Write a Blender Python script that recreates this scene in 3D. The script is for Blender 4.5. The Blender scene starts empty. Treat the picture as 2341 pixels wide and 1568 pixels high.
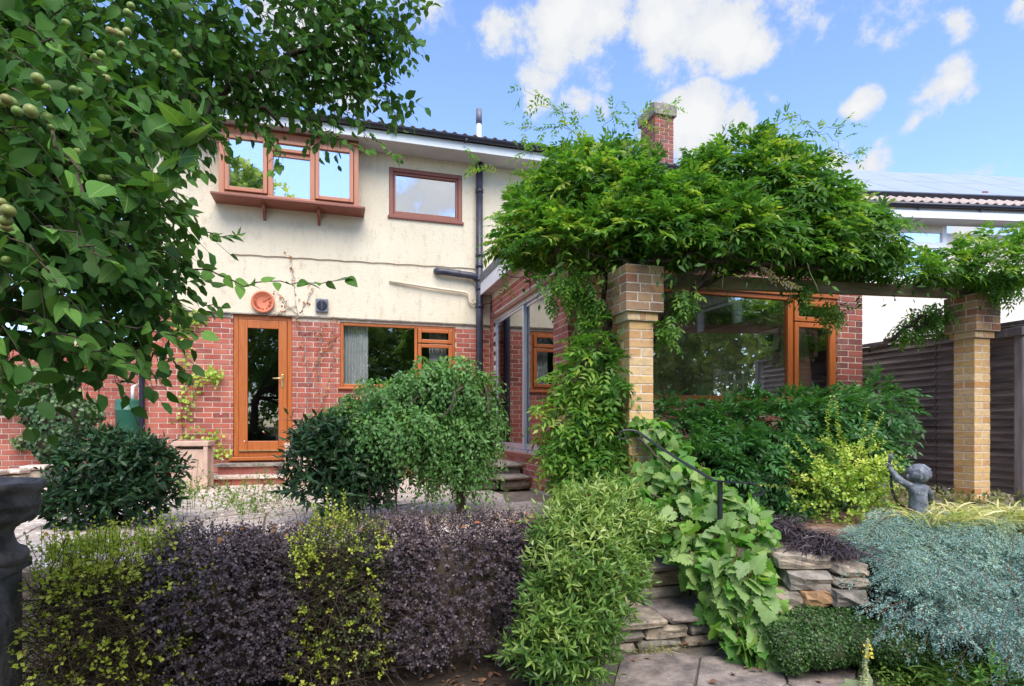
import bpy, math, random
import numpy as np
from mathutils import Matrix, Vector
C = bpy.context.scene.collection
PI = math.pi
random.seed(5)

# ------------------------------------------------------------------ camera, world, sun, exposure
sc = bpy.context.scene
AL = math.radians(16.62)                       # the lens looks this far to the right of the facade's normal
F, CX, HZ = 1355.6, 1170.5, 971.6              # focal length, centre and horizon of the photograph at 2341 px width
cam_d = bpy.data.cameras.new('camera'); cam = bpy.data.objects.new('camera', cam_d); C.objects.link(cam)
cam.location = (0, 0, .8); cam.rotation_euler = (PI/2, 0, -AL)
cam_d.sensor_width = 36; cam_d.lens = 36*F/2341; cam_d.shift_y = (HZ-784)/2341
cam_d.clip_start = .05; cam_d.clip_end = 2000
sc.camera = cam
sc.view_settings.view_transform = 'Standard'; sc.view_settings.look = 'None'
sc.view_settings.gamma = 1; sc.view_settings.exposure = 1.92
sc.cycles.use_denoising = True
sc.cycles.max_bounces = 8; sc.cycles.transparent_max_bounces = 16
sc.cycles.transmission_bounces = 6

def W(U, V, t):                                # a point t metres in front of the lens, seen at (U, V)
    r, u = (U-CX)/F*t, (HZ-V)/F*t
    return Vector((t*math.sin(AL)+r*math.cos(AL), t*math.cos(AL)-r*math.sin(AL), .8+u))
def onY(U, V, Y):
    w = W(U, V, 1); return W(U, V, Y/w.y)
def onX(U, V, X):
    w = W(U, V, 1); return W(U, V, X/w.x)

SUN_EL, SUN_AZ = math.radians(52), math.radians(182)    # azimuth from +Y towards +X: behind the camera, to the right
sd = Vector((math.sin(SUN_AZ)*math.cos(SUN_EL), math.cos(SUN_AZ)*math.cos(SUN_EL), math.sin(SUN_EL)))
ld = bpy.data.lights.new('sun', 'SUN'); lo = bpy.data.objects.new('sun', ld); C.objects.link(lo)
ld.energy = 1.5; ld.angle = math.radians(50); ld.color = (1, .92, .80)
lo.location = (0, -5, 20); lo.rotation_euler = (-sd).to_track_quat('-Z', 'Y').to_euler()

wd = bpy.data.worlds.new('World'); sc.world = wd; wd.use_nodes = True
nt = wd.node_tree; nt.nodes.clear(); N = nt.nodes.new; Lk = nt.links.new
out = N('ShaderNodeOutputWorld'); bg = N('ShaderNodeBackground'); Lk(bg.outputs[0], out.inputs[0]); bg.inputs[1].default_value = .15
sky = N('ShaderNodeTexSky'); sky.sky_type = 'NISHITA'; sky.sun_disc = False
sky.sun_elevation = SUN_EL; sky.sun_rotation = SUN_AZ
sky.air_density = 1.0; sky.dust_density = .15; sky.ozone_density = 2.2
tc = N('ShaderNodeTexCoord')
def mth(op, a, b=None, clamp=False):
    m = N('ShaderNodeMath'); m.operation = op; m.use_clamp = clamp
    for i, v in enumerate((a, b)):
        if v is None: continue
        if isinstance(v, (int, float)): m.inputs[i].default_value = v
        else: Lk(v, m.inputs[i])
    return m.outputs[0]
nz = N('ShaderNodeTexNoise'); nz.inputs['Scale'].default_value = 7; nz.inputs['Detail'].default_value = 11; nz.inputs['Roughness'].default_value = .66
Lk(tc.outputs['Generated'], nz.inputs['Vector'])
nz2 = N('ShaderNodeTexNoise'); nz2.inputs['Scale'].default_value = 4; nz2.inputs['Detail'].default_value = 4
Lk(tc.outputs['Generated'], nz2.inputs['Vector'])
vs = N('ShaderNodeVectorMath'); vs.operation = 'MULTIPLY_ADD'      # wander the direction a little
Lk(nz2.outputs['Color'], vs.inputs[0]); vs.inputs[1].default_value = (.16,)*3
va = N('ShaderNodeVectorMath'); va.operation = 'ADD'; Lk(tc.outputs['Generated'], va.inputs[0]); va.inputs[1].default_value = (-.08,)*3
Lk(va.outputs[0], vs.inputs[2])
clouds = []                                    # (direction, radius, strength): cumulus patches all round the sky
for U, V, r, s in [(1130,70,.08,1.1),(1200,120,.07,1.05),(1290,60,.13,1.3),(1400,60,.13,1.35),(1520,45,.13,1.35),(1630,65,.10,1.25),(1710,100,.06,1.1),
                   (1250,190,.06,1.1),(1340,200,.07,1.1),(1410,215,.05,.95),(1590,300,.08,1),(1680,285,.05,.9),(1755,225,.035,.75),(1935,228,.045,1.1),(2135,42,.05,.8),
                   (2300,35,.05,.8),(2120,215,.055,1.1),(2165,230,.03,.8),(1890,355,.06,.9),(1985,350,.055,.85),(2060,270,.03,.7),(1180,150,.05,.7),
                   (1520,190,.04,.55),(760,60,.16,1),(560,230,.14,1),(900,-120,.2,1),(1350,-160,.22,1),(2000,-200,.2,1)]:
    w = W(U, V, 1)-Vector((0, 0, .8)); clouds.append((w.normalized(), r, s))
rc = random.Random(3)
for U, V, r, s in [(1010,450,.10,1.1),(930,470,.07,1.0)]:      # clouds over the garden that the upstairs panes mirror
    w = W(U, V, 1)-Vector((0, 0, .8)); clouds.append((Vector((w.x, -w.y, w.z)).normalized(), r, s))
for az in range(60, 320, 24):                  # the rest of the sky carries the same kind of clouds
    for el in (14, 32, 52):
        a, e = math.radians(az+rc.uniform(-9, 9)), math.radians(el+rc.uniform(-6, 6))
        clouds.append((Vector((math.sin(a)*math.cos(e), math.cos(a)*math.cos(e), math.sin(e))), rc.uniform(.1, .24), 1))
mask = None
for d, r, s in clouds:
    su = N('ShaderNodeVectorMath'); su.operation = 'DISTANCE'; Lk(vs.outputs[0], su.inputs[0]); su.inputs[1].default_value = d
    k = mth('MULTIPLY_ADD', su.outputs['Value'], -1.0/(r*.78)); k.node.inputs[2].default_value = 1.0
    k = mth('MAXIMUM', k, 0); k = mth('MULTIPLY', k, s)
    mask = k if mask is None else mth('MAXIMUM', mask, k)
fb = mth('SUBTRACT', nz.outputs['Fac'], .5)
cm = mth('MULTIPLY_ADD', fb, 3.6); Lk(mask, cm.node.inputs[2])
mr = N('ShaderNodeMapRange'); mr.interpolation_type = 'SMOOTHSTEP'; Lk(cm, mr.inputs['Value'])
mr.inputs['From Min'].default_value = .16; mr.inputs['From Max'].default_value = .66
edge = mth('MULTIPLY', mr.outputs[0], mth('MULTIPLY', mask, 5, True))
mixc = N('ShaderNodeMix'); mixc.data_type = 'RGBA'; Lk(edge, mixc.inputs[0])
gm = N('ShaderNodeMix'); gm.data_type = 'RGBA'; gm.blend_type = 'MULTIPLY'; gm.inputs[0].default_value = 1
Lk(sky.outputs[0], gm.inputs[6]); gm.inputs[7].default_value = (.55, .56, .63, 1)
Lk(gm.outputs[2], mixc.inputs[6])
cw = N('ShaderNodeMix'); cw.data_type = 'RGBA'; Lk(mth('MULTIPLY', cm, .9, True), cw.inputs[0])
cw.inputs[6].default_value = (1.16, 1.28, 1.47, 1); cw.inputs[7].default_value = (1.64, 1.65, 1.67, 1)
Lk(cw.outputs[2], mixc.inputs[7]); Lk(mixc.outputs[2], bg.inputs[0])

# ------------------------------------------------------------------ helpers
WM = {}
def wm(o): return WM.get(o.name, Matrix.Identity(4))
def par(o, parent):
    if parent is not None:
        o.parent = parent; o.matrix_parent_inverse = wm(parent).inverted()
def tag(o, label=None, cat=None, group=None, kind=None):
    if label: o['label'] = label
    if cat: o['category'] = cat
    if group: o['group'] = group
    if kind: o['kind'] = kind
    return o
def thing(name, loc, label, cat, group=None):
    o = bpy.data.objects.new(name, None); o.empty_display_size = .1; C.objects.link(o); o.location = loc
    WM[o.name] = Matrix.Translation(Vector(loc)); return tag(o, label, cat, group)
def link(name, me, parent=None, loc=None, rot=None, scale=None):
    o = bpy.data.objects.new(name, me); C.objects.link(o)
    if loc is not None: o.location = loc
    if rot is not None: o.rotation_euler = rot
    if scale is not None: o.scale = scale
    par(o, parent); return o

class MB:
    def __init__(s): s.v = []; s.f = []
    def add(s, vs, fs):
        n = len(s.v); s.v += [tuple(v) for v in vs]; s.f += [tuple(i+n for i in f) for f in fs]; return s
    def box(s, x0, x1, y0, y1, z0, z1):
        return s.add([(x0,y0,z0),(x1,y0,z0),(x1,y1,z0),(x0,y1,z0),(x0,y0,z1),(x1,y0,z1),(x1,y1,z1),(x0,y1,z1)],
                     [(0,3,2,1),(4,5,6,7),(0,1,5,4),(1,2,6,5),(2,3,7,6),(3,0,4,7)])
    def obox(s, a, b, w, h, up=(0,0,1)):                # a bar from a to b
        a, b = Vector(a), Vector(b); d = (b-a).normalized(); r = d.cross(Vector(up)).normalized(); u = r.cross(d)
        P = [p+r*w/2*i+u*h/2*j for p in (a, b) for i, j in ((-1,-1),(1,-1),(1,1),(-1,1))]
        return s.add(P, [(0,1,2,3),(7,6,5,4),(0,4,5,1),(1,5,6,2),(2,6,7,3),(3,7,4,0)])
    def tube(s, pts, r, n=8, cap=True):
        pts = [Vector(p) for p in pts]; k = len(pts); rr = r if hasattr(r, '__len__') else [r]*k
        ref = None; P = []
        for i, p in enumerate(pts):
            d = (pts[min(i+1,k-1)]-pts[max(i-1,0)]).normalized()
            if ref is None: ref = d.orthogonal().normalized()
            ref = (ref-d*ref.dot(d)).normalized(); q = d.cross(ref)
            P += [p+(ref*math.cos(2*PI*j/n)+q*math.sin(2*PI*j/n))*rr[i] for j in range(n)]
        fs = [(i*n+j, i*n+(j+1)%n, (i+1)*n+(j+1)%n, (i+1)*n+j) for i in range(k-1) for j in range(n)]
        if cap: fs += [tuple(range(n-1,-1,-1)), tuple((k-1)*n+j for j in range(n))]
        return s.add(P, fs)
    def lathe(s, prof, c, n=24, axis='z'):
        P = []
        for r, z in prof:
            for j in range(n):
                a = 2*PI*j/n
                P.append((c[0]+r*math.cos(a), c[1]+r*math.sin(a), c[2]+z) if axis == 'z' else (c[0]+r*math.cos(a), c[1]+z, c[2]+r*math.sin(a)))
        k = len(prof)
        fs = [(i*n+j, i*n+(j+1)%n, (i+1)*n+(j+1)%n, (i+1)*n+j) for i in range(k-1) for j in range(n)]
        fs += [tuple(range(n-1,-1,-1)), tuple((k-1)*n+j for j in range(n))]
        return s.add(P, fs)
    def prism(s, poly, z0, z1):
        n = len(poly)
        return s.add([(x,y,z0) for x,y in poly]+[(x,y,z1) for x,y in poly],
                     [tuple(range(n-1,-1,-1)), tuple(range(n,2*n))]+[(i,(i+1)%n,n+(i+1)%n,n+i) for i in range(n)])
    def build(s, name, m, parent=None, smooth=False, bev=0, loc=None):
        me = bpy.data.meshes.new(name); me.from_pydata(s.v, [], s.f); me.materials.append(m)
        if smooth:
            me.polygons.foreach_set('use_smooth', [True]*len(me.polygons))
        me.update(); o = link(name, me, parent, loc)
        if bev:
            b = o.modifiers.new('bevel', 'BEVEL'); b.width = bev; b.segments = 2; b.limit_method = 'ANGLE'
        return o

# ------------------------------------------------------------------ materials
def base(name):
    m = bpy.data.materials.new(name); m.use_nodes = True; t = m.node_tree; t.nodes.clear()
    o = t.nodes.new('ShaderNodeOutputMaterial'); b = t.nodes.new('ShaderNodeBsdfPrincipled'); t.links.new(b.outputs[0], o.inputs[0])
    g = t.nodes.new('ShaderNodeNewGeometry'); return m, t, b, o, g
def noise(t, g, scale, detail=4, vec=None, rough=.55, stretch=None):
    n = t.nodes.new('ShaderNodeTexNoise'); n.inputs['Scale'].default_value = scale; n.inputs['Detail'].default_value = detail; n.inputs['Roughness'].default_value = rough
    v = vec or g.outputs['Position']
    if stretch:
        mp = t.nodes.new('ShaderNodeMapping'); mp.inputs['Scale'].default_value = stretch; t.links.new(v, mp.inputs[0]); v = mp.outputs[0]
    t.links.new(v, n.inputs['Vector']); return n.outputs['Fac']
def ramp(t, fac, stops):
    r = t.nodes.new('ShaderNodeValToRGB'); t.links.new(fac, r.inputs[0]); e = r.color_ramp.elements
    while len(e) < len(stops): e.new(.5)
    for i, (p, c) in enumerate(stops):
        e[i].position = p; e[i].color = (*c, 1) if len(c) == 3 else c
    return r.outputs[0]
def mix(t, a, b, fac, mode='MIX'):
    m = t.nodes.new('ShaderNodeMix'); m.data_type = 'RGBA'; m.blend_type = mode
    for i, v in ((0, fac), (6, a), (7, b)):
        if isinstance(v, (int, float)): m.inputs[i].default_value = v
        elif isinstance(v, tuple): m.inputs[i].default_value = (*v, 1)
        else: t.links.new(v, m.inputs[i])
    return m.outputs[2]
def bumpn(t, b, h, strength, dist=.01):
    n = t.nodes.new('ShaderNodeBump'); n.inputs['Strength'].default_value = strength; n.inputs['Distance'].default_value = dist
    t.links.new(h, n.inputs['Height']); t.links.new(n.outputs[0], b.inputs['Normal'])
def plain(name, c, c2=None, rough=.6, scale=6, bump=0, bscale=60, metal=0, spec=.5, stretch=None, spots=None, bdist=.01, lo=.35, hi=.65):
    m, t, b, o, g = base(name)
    c2 = c2 or tuple(x*.8 for x in c)
    col = ramp(t, noise(t, g, scale, 5, stretch=stretch), [(lo, c2), (hi, c)])
    if spots:
        sc_, thr, sc_col = spots
        col = mix(t, col, sc_col, ramp(t, noise(t, g, sc_, 3), [(thr, (0,0,0)), (thr+.05, (1,1,1))]))
    t.links.new(col, b.inputs['Base Color']); b.inputs['Roughness'].default_value = rough; b.inputs['Metallic'].default_value = metal
    b.inputs['Specular IOR Level'].default_value = spec
    if bump: bumpn(t, b, noise(t, g, bscale, 5, stretch=stretch), bump, bdist)
    return m
def brickmat(name, cols, src, spots=None, grime=None):
    m, t, b, o, g = base(name)
    if src == 'object':
        i = t.nodes.new('ShaderNodeObjectInfo'); r = i.outputs['Random']
    else: r = g.outputs['Random Per Island']
    n = len(cols); col = ramp(t, r, [(i/(n-1), c) for i, c in enumerate(cols)])
    col = mix(t, col, (.25,.20,.18), ramp(t, noise(t, g, 30, 5), [(.45,(0,0,0)),(.8,(.55,)*3)]))
    col = mix(t, col, (.62,.46,.38), ramp(t, noise(t, g, 3.1, 4), [(.5,(0,0,0)),(.75,(.15,)*3)]))
    if grime: col = mix(t, col, grime[1], ramp(t, noise(t, g, grime[0], 4), [(.45,(0,0,0)),(.66,(.45,)*3)]))
    if spots: col = mix(t, col, (.75,.73,.68), ramp(t, noise(t, g, spots, 2), [(.69,(0,0,0)),(.72,(1,)*3)]))
    t.links.new(col, b.inputs['Base Color']); b.inputs['Roughness'].default_value = .85; b.inputs['Specular IOR Level'].default_value = .25
    bumpn(t, b, noise(t, g, 90, 5), .5, .004); return m
def wood(name, c1, c2, rough=.4, ax='z', scale=5, spec=.5, bump=.12):
    st = {'z': (9,9,.6), 'x': (.6,9,9), 'y': (9,.6,9)}[ax]
    m, t, b, o, g = base(name)
    n = noise(t, g, scale, 6, stretch=st, rough=.65)
    t.links.new(ramp(t, n, [(.3, c1), (.7, c2)]), b.inputs['Base Color']); b.inputs['Roughness'].default_value = rough
    b.inputs['Specular IOR Level'].default_value = spec
    bumpn(t, b, n, bump, .004); return m
def glassmat(name, refl, tint=(.92,.95,.95)):
    m, t, b, o, g = base(name); t.nodes.remove(b)
    tr = t.nodes.new('ShaderNodeBsdfTransparent'); tr.inputs[0].default_value = (*tint, 1)
    gl = t.nodes.new('ShaderNodeBsdfGlossy'); gl.inputs['Roughness'].default_value = .0; gl.inputs[0].default_value = (.95,.97,1,1)
    fr = t.nodes.new('ShaderNodeFresnel'); fr.inputs[0].default_value = 1.45
    mp = t.nodes.new('ShaderNodeMapRange'); mp.inputs['To Min'].default_value = refl; mp.inputs['To Max'].default_value = 1; t.links.new(fr.outputs[0], mp.inputs[0])
    mx = t.nodes.new('ShaderNodeMixShader'); t.links.new(mp.outputs[0], mx.inputs[0]); t.links.new(tr.outputs[0], mx.inputs[1]); t.links.new(gl.outputs[0], mx.inputs[2])
    t.links.new(mx.outputs[0], o.inputs[0])
    n = t.nodes.new('ShaderNodeTexNoise'); n.inputs['Scale'].default_value = 1.3; t.links.new(g.outputs['Position'], n.inputs['Vector'])
    bp = t.nodes.new('ShaderNodeBump'); bp.inputs['Strength'].default_value = .05; bp.inputs['Distance'].default_value = .02
    t.links.new(n.outputs[0], bp.inputs['Height']); t.links.new(bp.outputs[0], gl.inputs['Normal']); return m
def leafmat(name, cols, src='attr', rough=.42, trans=.35, spec=.45, back=None):
    m, t, b, o, g = base(name)
    if src == 'attr':
        a = t.nodes.new('ShaderNodeAttribute'); a.attribute_name = 'tone'; r = a.outputs['Fac']
    else:
        i = t.nodes.new('ShaderNodeObjectInfo'); r = i.outputs['Random']
    n = len(cols); col = ramp(t, r, [(i/(n-1), c) for i, c in enumerate(cols)])
    col = mix(t, col, (1,1,1), ramp(t, noise(t, g, 35, 3), [(.3,(0,0,0)),(.9,(.03,)*3)]), 'SCREEN')
    if back: col = mix(t, col, back, mth2(t, g.outputs['Backfacing'], .6))
    t.links.new(col, b.inputs['Base Color']); b.inputs['Roughness'].default_value = rough; b.inputs['Specular IOR Level'].default_value = spec
    if src == 'object':                         # midrib and side veins, in the leaf's own coordinates
        tcn = t.nodes.new('ShaderNodeTexCoord'); sp_ = t.nodes.new('ShaderNodeSeparateXYZ'); t.links.new(tcn.outputs['Object'], sp_.inputs[0])
        def mm(op, a, b_=None, c_=None):
            q = t.nodes.new('ShaderNodeMath'); q.operation = op
            for i, v in enumerate((a, b_, c_)):
                if v is None: continue
                if isinstance(v, (int, float)): q.inputs[i].default_value = v
                else: t.links.new(v, q.inputs[i])
            return q.outputs[0]
        ay = mm('ABSOLUTE', sp_.outputs[1]); mid = mm('LESS_THAN', ay, .014)
        sv = mm('GREATER_THAN', mm('SINE', mm('MULTIPLY', mm('MULTIPLY_ADD', ay, -.75, sp_.outputs[0]), 46.0)), .90)
        vein = mm('MAXIMUM', mid, mm('MULTIPLY', sv, .45)); col = mix(t, col, (.40,.52,.22), mth2(t, vein, .38))
        t.links.new(col, b.inputs['Base Color']); bumpn(t, b, vein, .35, .01)
        blot = noise(t, g, 60, 3); col = mix(t, col, (.22,.17,.06), ramp(t, blot, [(.66,(0,0,0)),(.74,(.5,)*3)])); t.links.new(col, b.inputs['Base Color'])
    tl = t.nodes.new('ShaderNodeBsdfTranslucent')
    tcol = mix(t, col, (1.35,1.5,.55), 1.0, 'MULTIPLY'); t.links.new(tcol, tl.inputs[0])
    mx = t.nodes.new('ShaderNodeMixShader'); mx.inputs[0].default_value = trans
    t.links.new(b.outputs[0], mx.inputs[1]); t.links.new(tl.outputs[0], mx.inputs[2]); t.links.new(mx.outputs[0], o.inputs[0]); return m
def mth2(t, a, k):
    m = t.nodes.new('ShaderNodeMath'); m.operation = 'MULTIPLY'; t.links.new(a, m.inputs[0]); m.inputs[1].default_value = k; return m.outputs[0]

RED = [(.22,.055,.045),(.38,.085,.06),(.46,.12,.08),(.34,.075,.055),(.50,.16,.11),(.27,.065,.055)]
DRED = [(.13,.05,.055),(.28,.075,.06),(.36,.10,.075),(.15,.055,.06),(.31,.09,.07)]
BUFF = [(.62,.38,.15),(.72,.50,.24),(.56,.29,.11),(.74,.55,.31),(.64,.43,.19)]
DBUFF = [(.30,.17,.10),(.50,.28,.14),(.40,.14,.08),(.55,.34,.17),(.42,.25,.13)]
M = dict(
 red=brickmat('red_brick', RED, 'object'), red_i=brickmat('red_brick_wall', RED, 'island'),
 dred=brickmat('dark_red_brick', DRED, 'object'), dred_i=brickmat('dark_red_brick_wall', DRED, 'island'),
 buff=brickmat('buff_brick', BUFF, 'object'), buff_i=brickmat('buff_brick_in', BUFF, 'island'),
 cap=brickmat('weathered_buff_brick', DBUFF, 'object', spots=60, grime=(7, (.17,.14,.10))),
 mortar=plain('mortar', (.60,.51,.41), (.46,.38,.30), .95, 20, .4, 120),
 mortar_b=plain('pale_mortar', (.72,.63,.54), (.56,.47,.39), .95, 20, .4, 120),
 oak=wood('oak_frame', (.33,.085,.018), (.47,.145,.035), .38),
 oakx=wood('oak_frame_rail', (.33,.085,.018), (.47,.145,.035), .38, 'x'),
 rose=wood('rosewood_frame', (.19,.055,.03), (.30,.095,.055), .42),
 rosex=wood('rosewood_board', (.15,.04,.025), (.25,.075,.045), .45, 'x'),
 bay=wood('bay_frame', (.36,.13,.07), (.47,.19,.105), .42),
 white=plain('white_upvc', (.86,.86,.90), (.80,.80,.84), .35, 2),
 alu=plain('aluminium_frame', (.55,.57,.62), (.48,.50,.56), .38, 2, metal=.6),
 black=plain('black_plastic', (.016,.017,.03), (.028,.03,.045), .35, 8),
 pipe=plain('weathered_black_pipe', (.025,.026,.045), (.05,.05,.075), .42, 5),
 vent=plain('vent_plastic', (.16,.17,.23), (.12,.13,.18), .5, 8),
 soffit=plain('soffit', (.50,.49,.48), (.42,.41,.41), .6, 3),
 fascia=plain('white_fascia', (.72,.75,.77), (.60,.64,.67), .45, 3),
 tile=plain('roof_tile', (.22,.12,.09), (.12,.08,.07), .85, 14, .5, 40),
 ntile=plain('pale_roof_tile', (.52,.43,.38), (.38,.30,.27), .85, 14, .5, 40),
 stone=plain('sandstone', (.44,.36,.28), (.17,.145,.12), .9, 9, .8, 25, spots=(38,.66,(.68,.66,.6)), bdist=.02),
 grey=plain('grey_stone', (.34,.30,.26), (.13,.12,.11), .9, 9, .8, 25, bdist=.02),
 slab=plain('paving_stone', (.62,.50,.41), (.44,.35,.29), .9, 2.5, .5, 30, spots=(16,.56,(.82,.77,.70))),
 path=plain('path_stone', (.33,.27,.245), (.13,.11,.105), .92, 7, .7, 28, spots=(70,.68,(.6,.57,.54)), bdist=.02),
 soil=plain('soil', (.055,.038,.028), (.10,.07,.05), .97, 12, 1, 35, bdist=.05),
 joint=plain('sandy_joint', (.36,.28,.21), (.20,.16,.12), .97, 10, .6, 50),
 bark=plain('bark', (.10,.07,.05), (.04,.03,.022), .9, 20, .8, 50, stretch=(1,1,.3)),
 twig=plain('twig', (.09,.06,.04), (.05,.035,.025), .8, 20),
 gtwig=plain('green_twig', (.16,.20,.06), (.10,.12,.04), .7, 20),
 gwood=plain('weathered_beam', (.34,.275,.20), (.17,.14,.10), .9, 4, .5, 30, stretch=(.35,3,3)),
 fence=plain('dark_fence_board', (.25,.195,.175), (.09,.07,.065), .85, 3, .6, 40, stretch=(4,.5,4)),
 post=plain('grey_fence_post', (.21,.185,.20), (.10,.085,.095), .9, 4, .6, 40, stretch=(3,3,.4)),
 slat=plain('cream_slat', (.52,.42,.22), (.42,.34,.18), .8, 4, .3, 30),
 terra=plain('terracotta', (.62,.19,.10), (.52,.15,.08), .7, 6, .1, 40),
 terra_d=plain('terracotta_numeral', (.44,.10,.055), (.40,.09,.05), .8, 6),
 pink=plain('pink_planter', (.60,.42,.33), (.48,.33,.26), .85, 7, .3, 30),
 green=plain('green_butt', (.025,.13,.085), (.035,.16,.11), .38, 5),
 lead=plain('lead_statue', (.20,.225,.28), (.075,.085,.11), .75, 22, .5, 90, spots=(30,.62,(.36,.38,.40))),
 iron=plain('black_iron', (.018,.019,.028), (.03,.03,.04), .4, 10),
 gold=plain('brass', (.80,.60,.30), (.7,.5,.25), .25, 5, metal=.8),
 curtain=plain('curtain', (.80,.82,.80), (.70,.73,.72), .9, 4),
 room=plain('room_wall', (.55,.44,.39), (.48,.38,.33), .9, 2),
 roomd=plain('dark_room', (.11,.09,.08), (.08,.07,.06), .9, 2),
 ceil=plain('ceiling', (.85,.85,.85), (.80,.80,.80), .9, 2),
 pale=plain('pale_wood', (.88,.83,.80), (.80,.75,.72), .6, 4),
 urn=plain('mossy_urn_stone', (.19,.16,.15), (.05,.045,.042), .95, 9, .7, 30, bdist=.02),
 g_hi=glassmat('window_glass_high', .58, (.9,.9,.9)), g_mid=glassmat('window_glass', .09, (.98,.98,.98)), g_door=glassmat('door_glass', .045, (.8,.8,.8)),
 g_ext=glassmat('big_window_glass', .22, (.99,.99,.99)), g_sl=glassmat('sliding_glass', .24, (.97,.97,.97)),
 panel=plain('solar_panel', (.36,.40,.46), (.32,.36,.42), .3, 2, spec=1),
)
def rendermat():
    m, t, b, o, g = base('cream_render')
    col = ramp(t, noise(t, g, 1.2, 5), [(.35,(.655,.585,.45)),(.7,(.735,.665,.525))])
    st = ramp(t, noise(t, g, 10, 6, stretch=(1,1,.5), rough=.75), [(.54,(0,0,0)),(.68,(.55,)*3)])
    col = mix(t, col, (.44,.35,.24), st)
    dk = ramp(t, noise(t, g, 2.2, 6, stretch=(2.5,1,.35), rough=.75), [(.54,(0,0,0)),(.76,(.32,)*3)])
    col = mix(t, col, (.38,.33,.27), dk)
    t.links.new(col, b.inputs['Base Color']); b.inputs['Roughness'].default_value = .95; b.inputs['Specular IOR Level'].default_value = .15
    bumpn(t, b, noise(t, g, 26, 6, stretch=(1,1,1.6), rough=.7), .6, .015); return m
M['render'] = rendermat()
M['nrender'] = plain('pale_render', (.80,.73,.66), (.72,.66,.60), .95, 3, .3, 40)

# ------------------------------------------------------------------ foliage helpers (numpy)
def nrm(a): return a/np.maximum(np.linalg.norm(a, axis=-1, keepdims=True), 1e-9)
def A3(*v): return np.array(v, float)
def fold4(hw, z=.10, droop=.12, at=.42):
    return (np.array([(0,0,0),(.5,0,-droop*.3),(1,0,-droop),(at,hw,z-droop*.2),(at,-hw,z-droop*.2)], float),
            np.array([(0,1,3),(3,1,2),(0,4,1),(4,2,1)]))
def ovate(hw, z=.09, droop=.22, tipy=0.0):
    return (np.array([(0,0,0),(.25,hw*.82,z),(.25,-hw*.82,z),(.35,0,-droop*.1),(.6,hw*.86,z*.8-droop*.4),(.6,-hw*.86,z*.8-droop*.4),(.72,0,-droop*.55),
                      (1,tipy,-droop),(.06,hw*.35,z*.3),(.06,-hw*.35,z*.3)], float),
            np.array([(0,3,8),(8,3,1),(1,3,6),(1,6,4),(4,6,7),(0,9,3),(9,2,3),(2,6,3),(2,5,6),(5,7,6)]))
def lance(hw, z=.05, droop=.25):
    return (np.array([(0,0,0),(.33,hw,z-droop*.1),(.33,-hw,z-droop*.1),(.36,0,-droop*.12),(.7,hw*.7,z-droop*.5),(.7,-hw*.7,z-droop*.5),(.7,0,-droop*.55),(1,0,-droop)], float),
            np.array([(0,3,1),(0,2,3),(1,3,6),(1,6,4),(2,6,3),(2,5,6),(4,6,7),(5,7,6)]))
def fine_leaf(hw, fold=.10, droop=.22, seg=8):
    P = []; F_ = []
    for i in range(seg+1):
        x = i/seg; w = hw*(math.sin(PI*x**.74)**.85*(1.18-.38*x) if 0 < x < 1 else 0); zc = -droop*x*x
        for j, y in enumerate((-1,-.5,0,.5,1)): P.append((x, y*w, zc+fold*abs(y)**1.3*w*2.2-.10*w*abs(y)**3))
    for i in range(seg):
        for j in range(4):
            a = i*5+j; F_ += [(a, a+5, a+6), (a, a+6, a+1)]
    return np.array(P, float), np.array(F_)
T_FINE = fine_leaf(.33)
def vineleaf():
    half = [(0,.0),(-.14,.10),(-.17,.24),(-.07,.32),(-.09,.44),(.06,.43),(.12,.52),(.20,.44),(.30,.52),(.36,.40),(.46,.40),(.50,.29),(.62,.31),(.68,.20),(.80,.19),(.86,.09),(1,0)]
    pts = half+[(x,-y) for x, y in half[-2:0:-1]]
    P = [(.25,0,0)]+[(x,y,-.30*((x-.3)**2+y*y)+.05*math.sin(9*y)+.03*abs(y)) for x, y in pts]
    n = len(pts); return np.array(P, float), np.array([(0,i+1,(i+1)%n+1) for i in range(n)])
T_SM, T_OV, T_LA, T_VN, T_ROUND = fold4(.27), ovate(.34), lance(.13), vineleaf(), fold4(.38, .08, .1, .5)
T_WI = fold4(.20, .06, .18, .38)
def leaf_arrays(tpl, pos, d, n, L, rng, vary=.5):
    tv, tf = tpl; d = nrm(d); s = nrm(np.cross(n, d)); n = np.cross(d, s); L = np.broadcast_to(L, (len(pos),))
    z = (1-vary+2*vary*rng.random(len(pos)))[:, None]*tv[None, :, 2]
    V = pos[:, None, :]+L[:, None, None]*(tv[None, :, 0, None]*d[:, None, :]+tv[None, :, 1, None]*s[:, None, :]+z[:, :, None]*n[:, None, :])
    return V
def trimesh(name, V, Fc, m, parent=None, tone=None, smooth=False):
    me = bpy.data.meshes.new(name); V = V.reshape(-1, 3); Fc = np.asarray(Fc).reshape(-1, 3)
    me.vertices.add(len(V)); me.vertices.foreach_set('co', V.astype(np.float32).ravel())
    me.loops.add(Fc.size); me.loops.foreach_set('vertex_index', Fc.astype(np.int32).ravel())
    me.polygons.add(len(Fc)); me.polygons.foreach_set('loop_start', np.arange(0, Fc.size, 3, dtype=np.int32))
    if smooth: me.polygons.foreach_set('use_smooth', np.ones(len(Fc), bool))
    if tone is not None:
        a = me.attributes.new('tone', 'FLOAT', 'POINT'); a.data.foreach_set('value', tone.astype(np.float32).ravel())
    me.materials.append(m); me.update(calc_edges=True)
    return link(name, me, parent)
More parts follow.
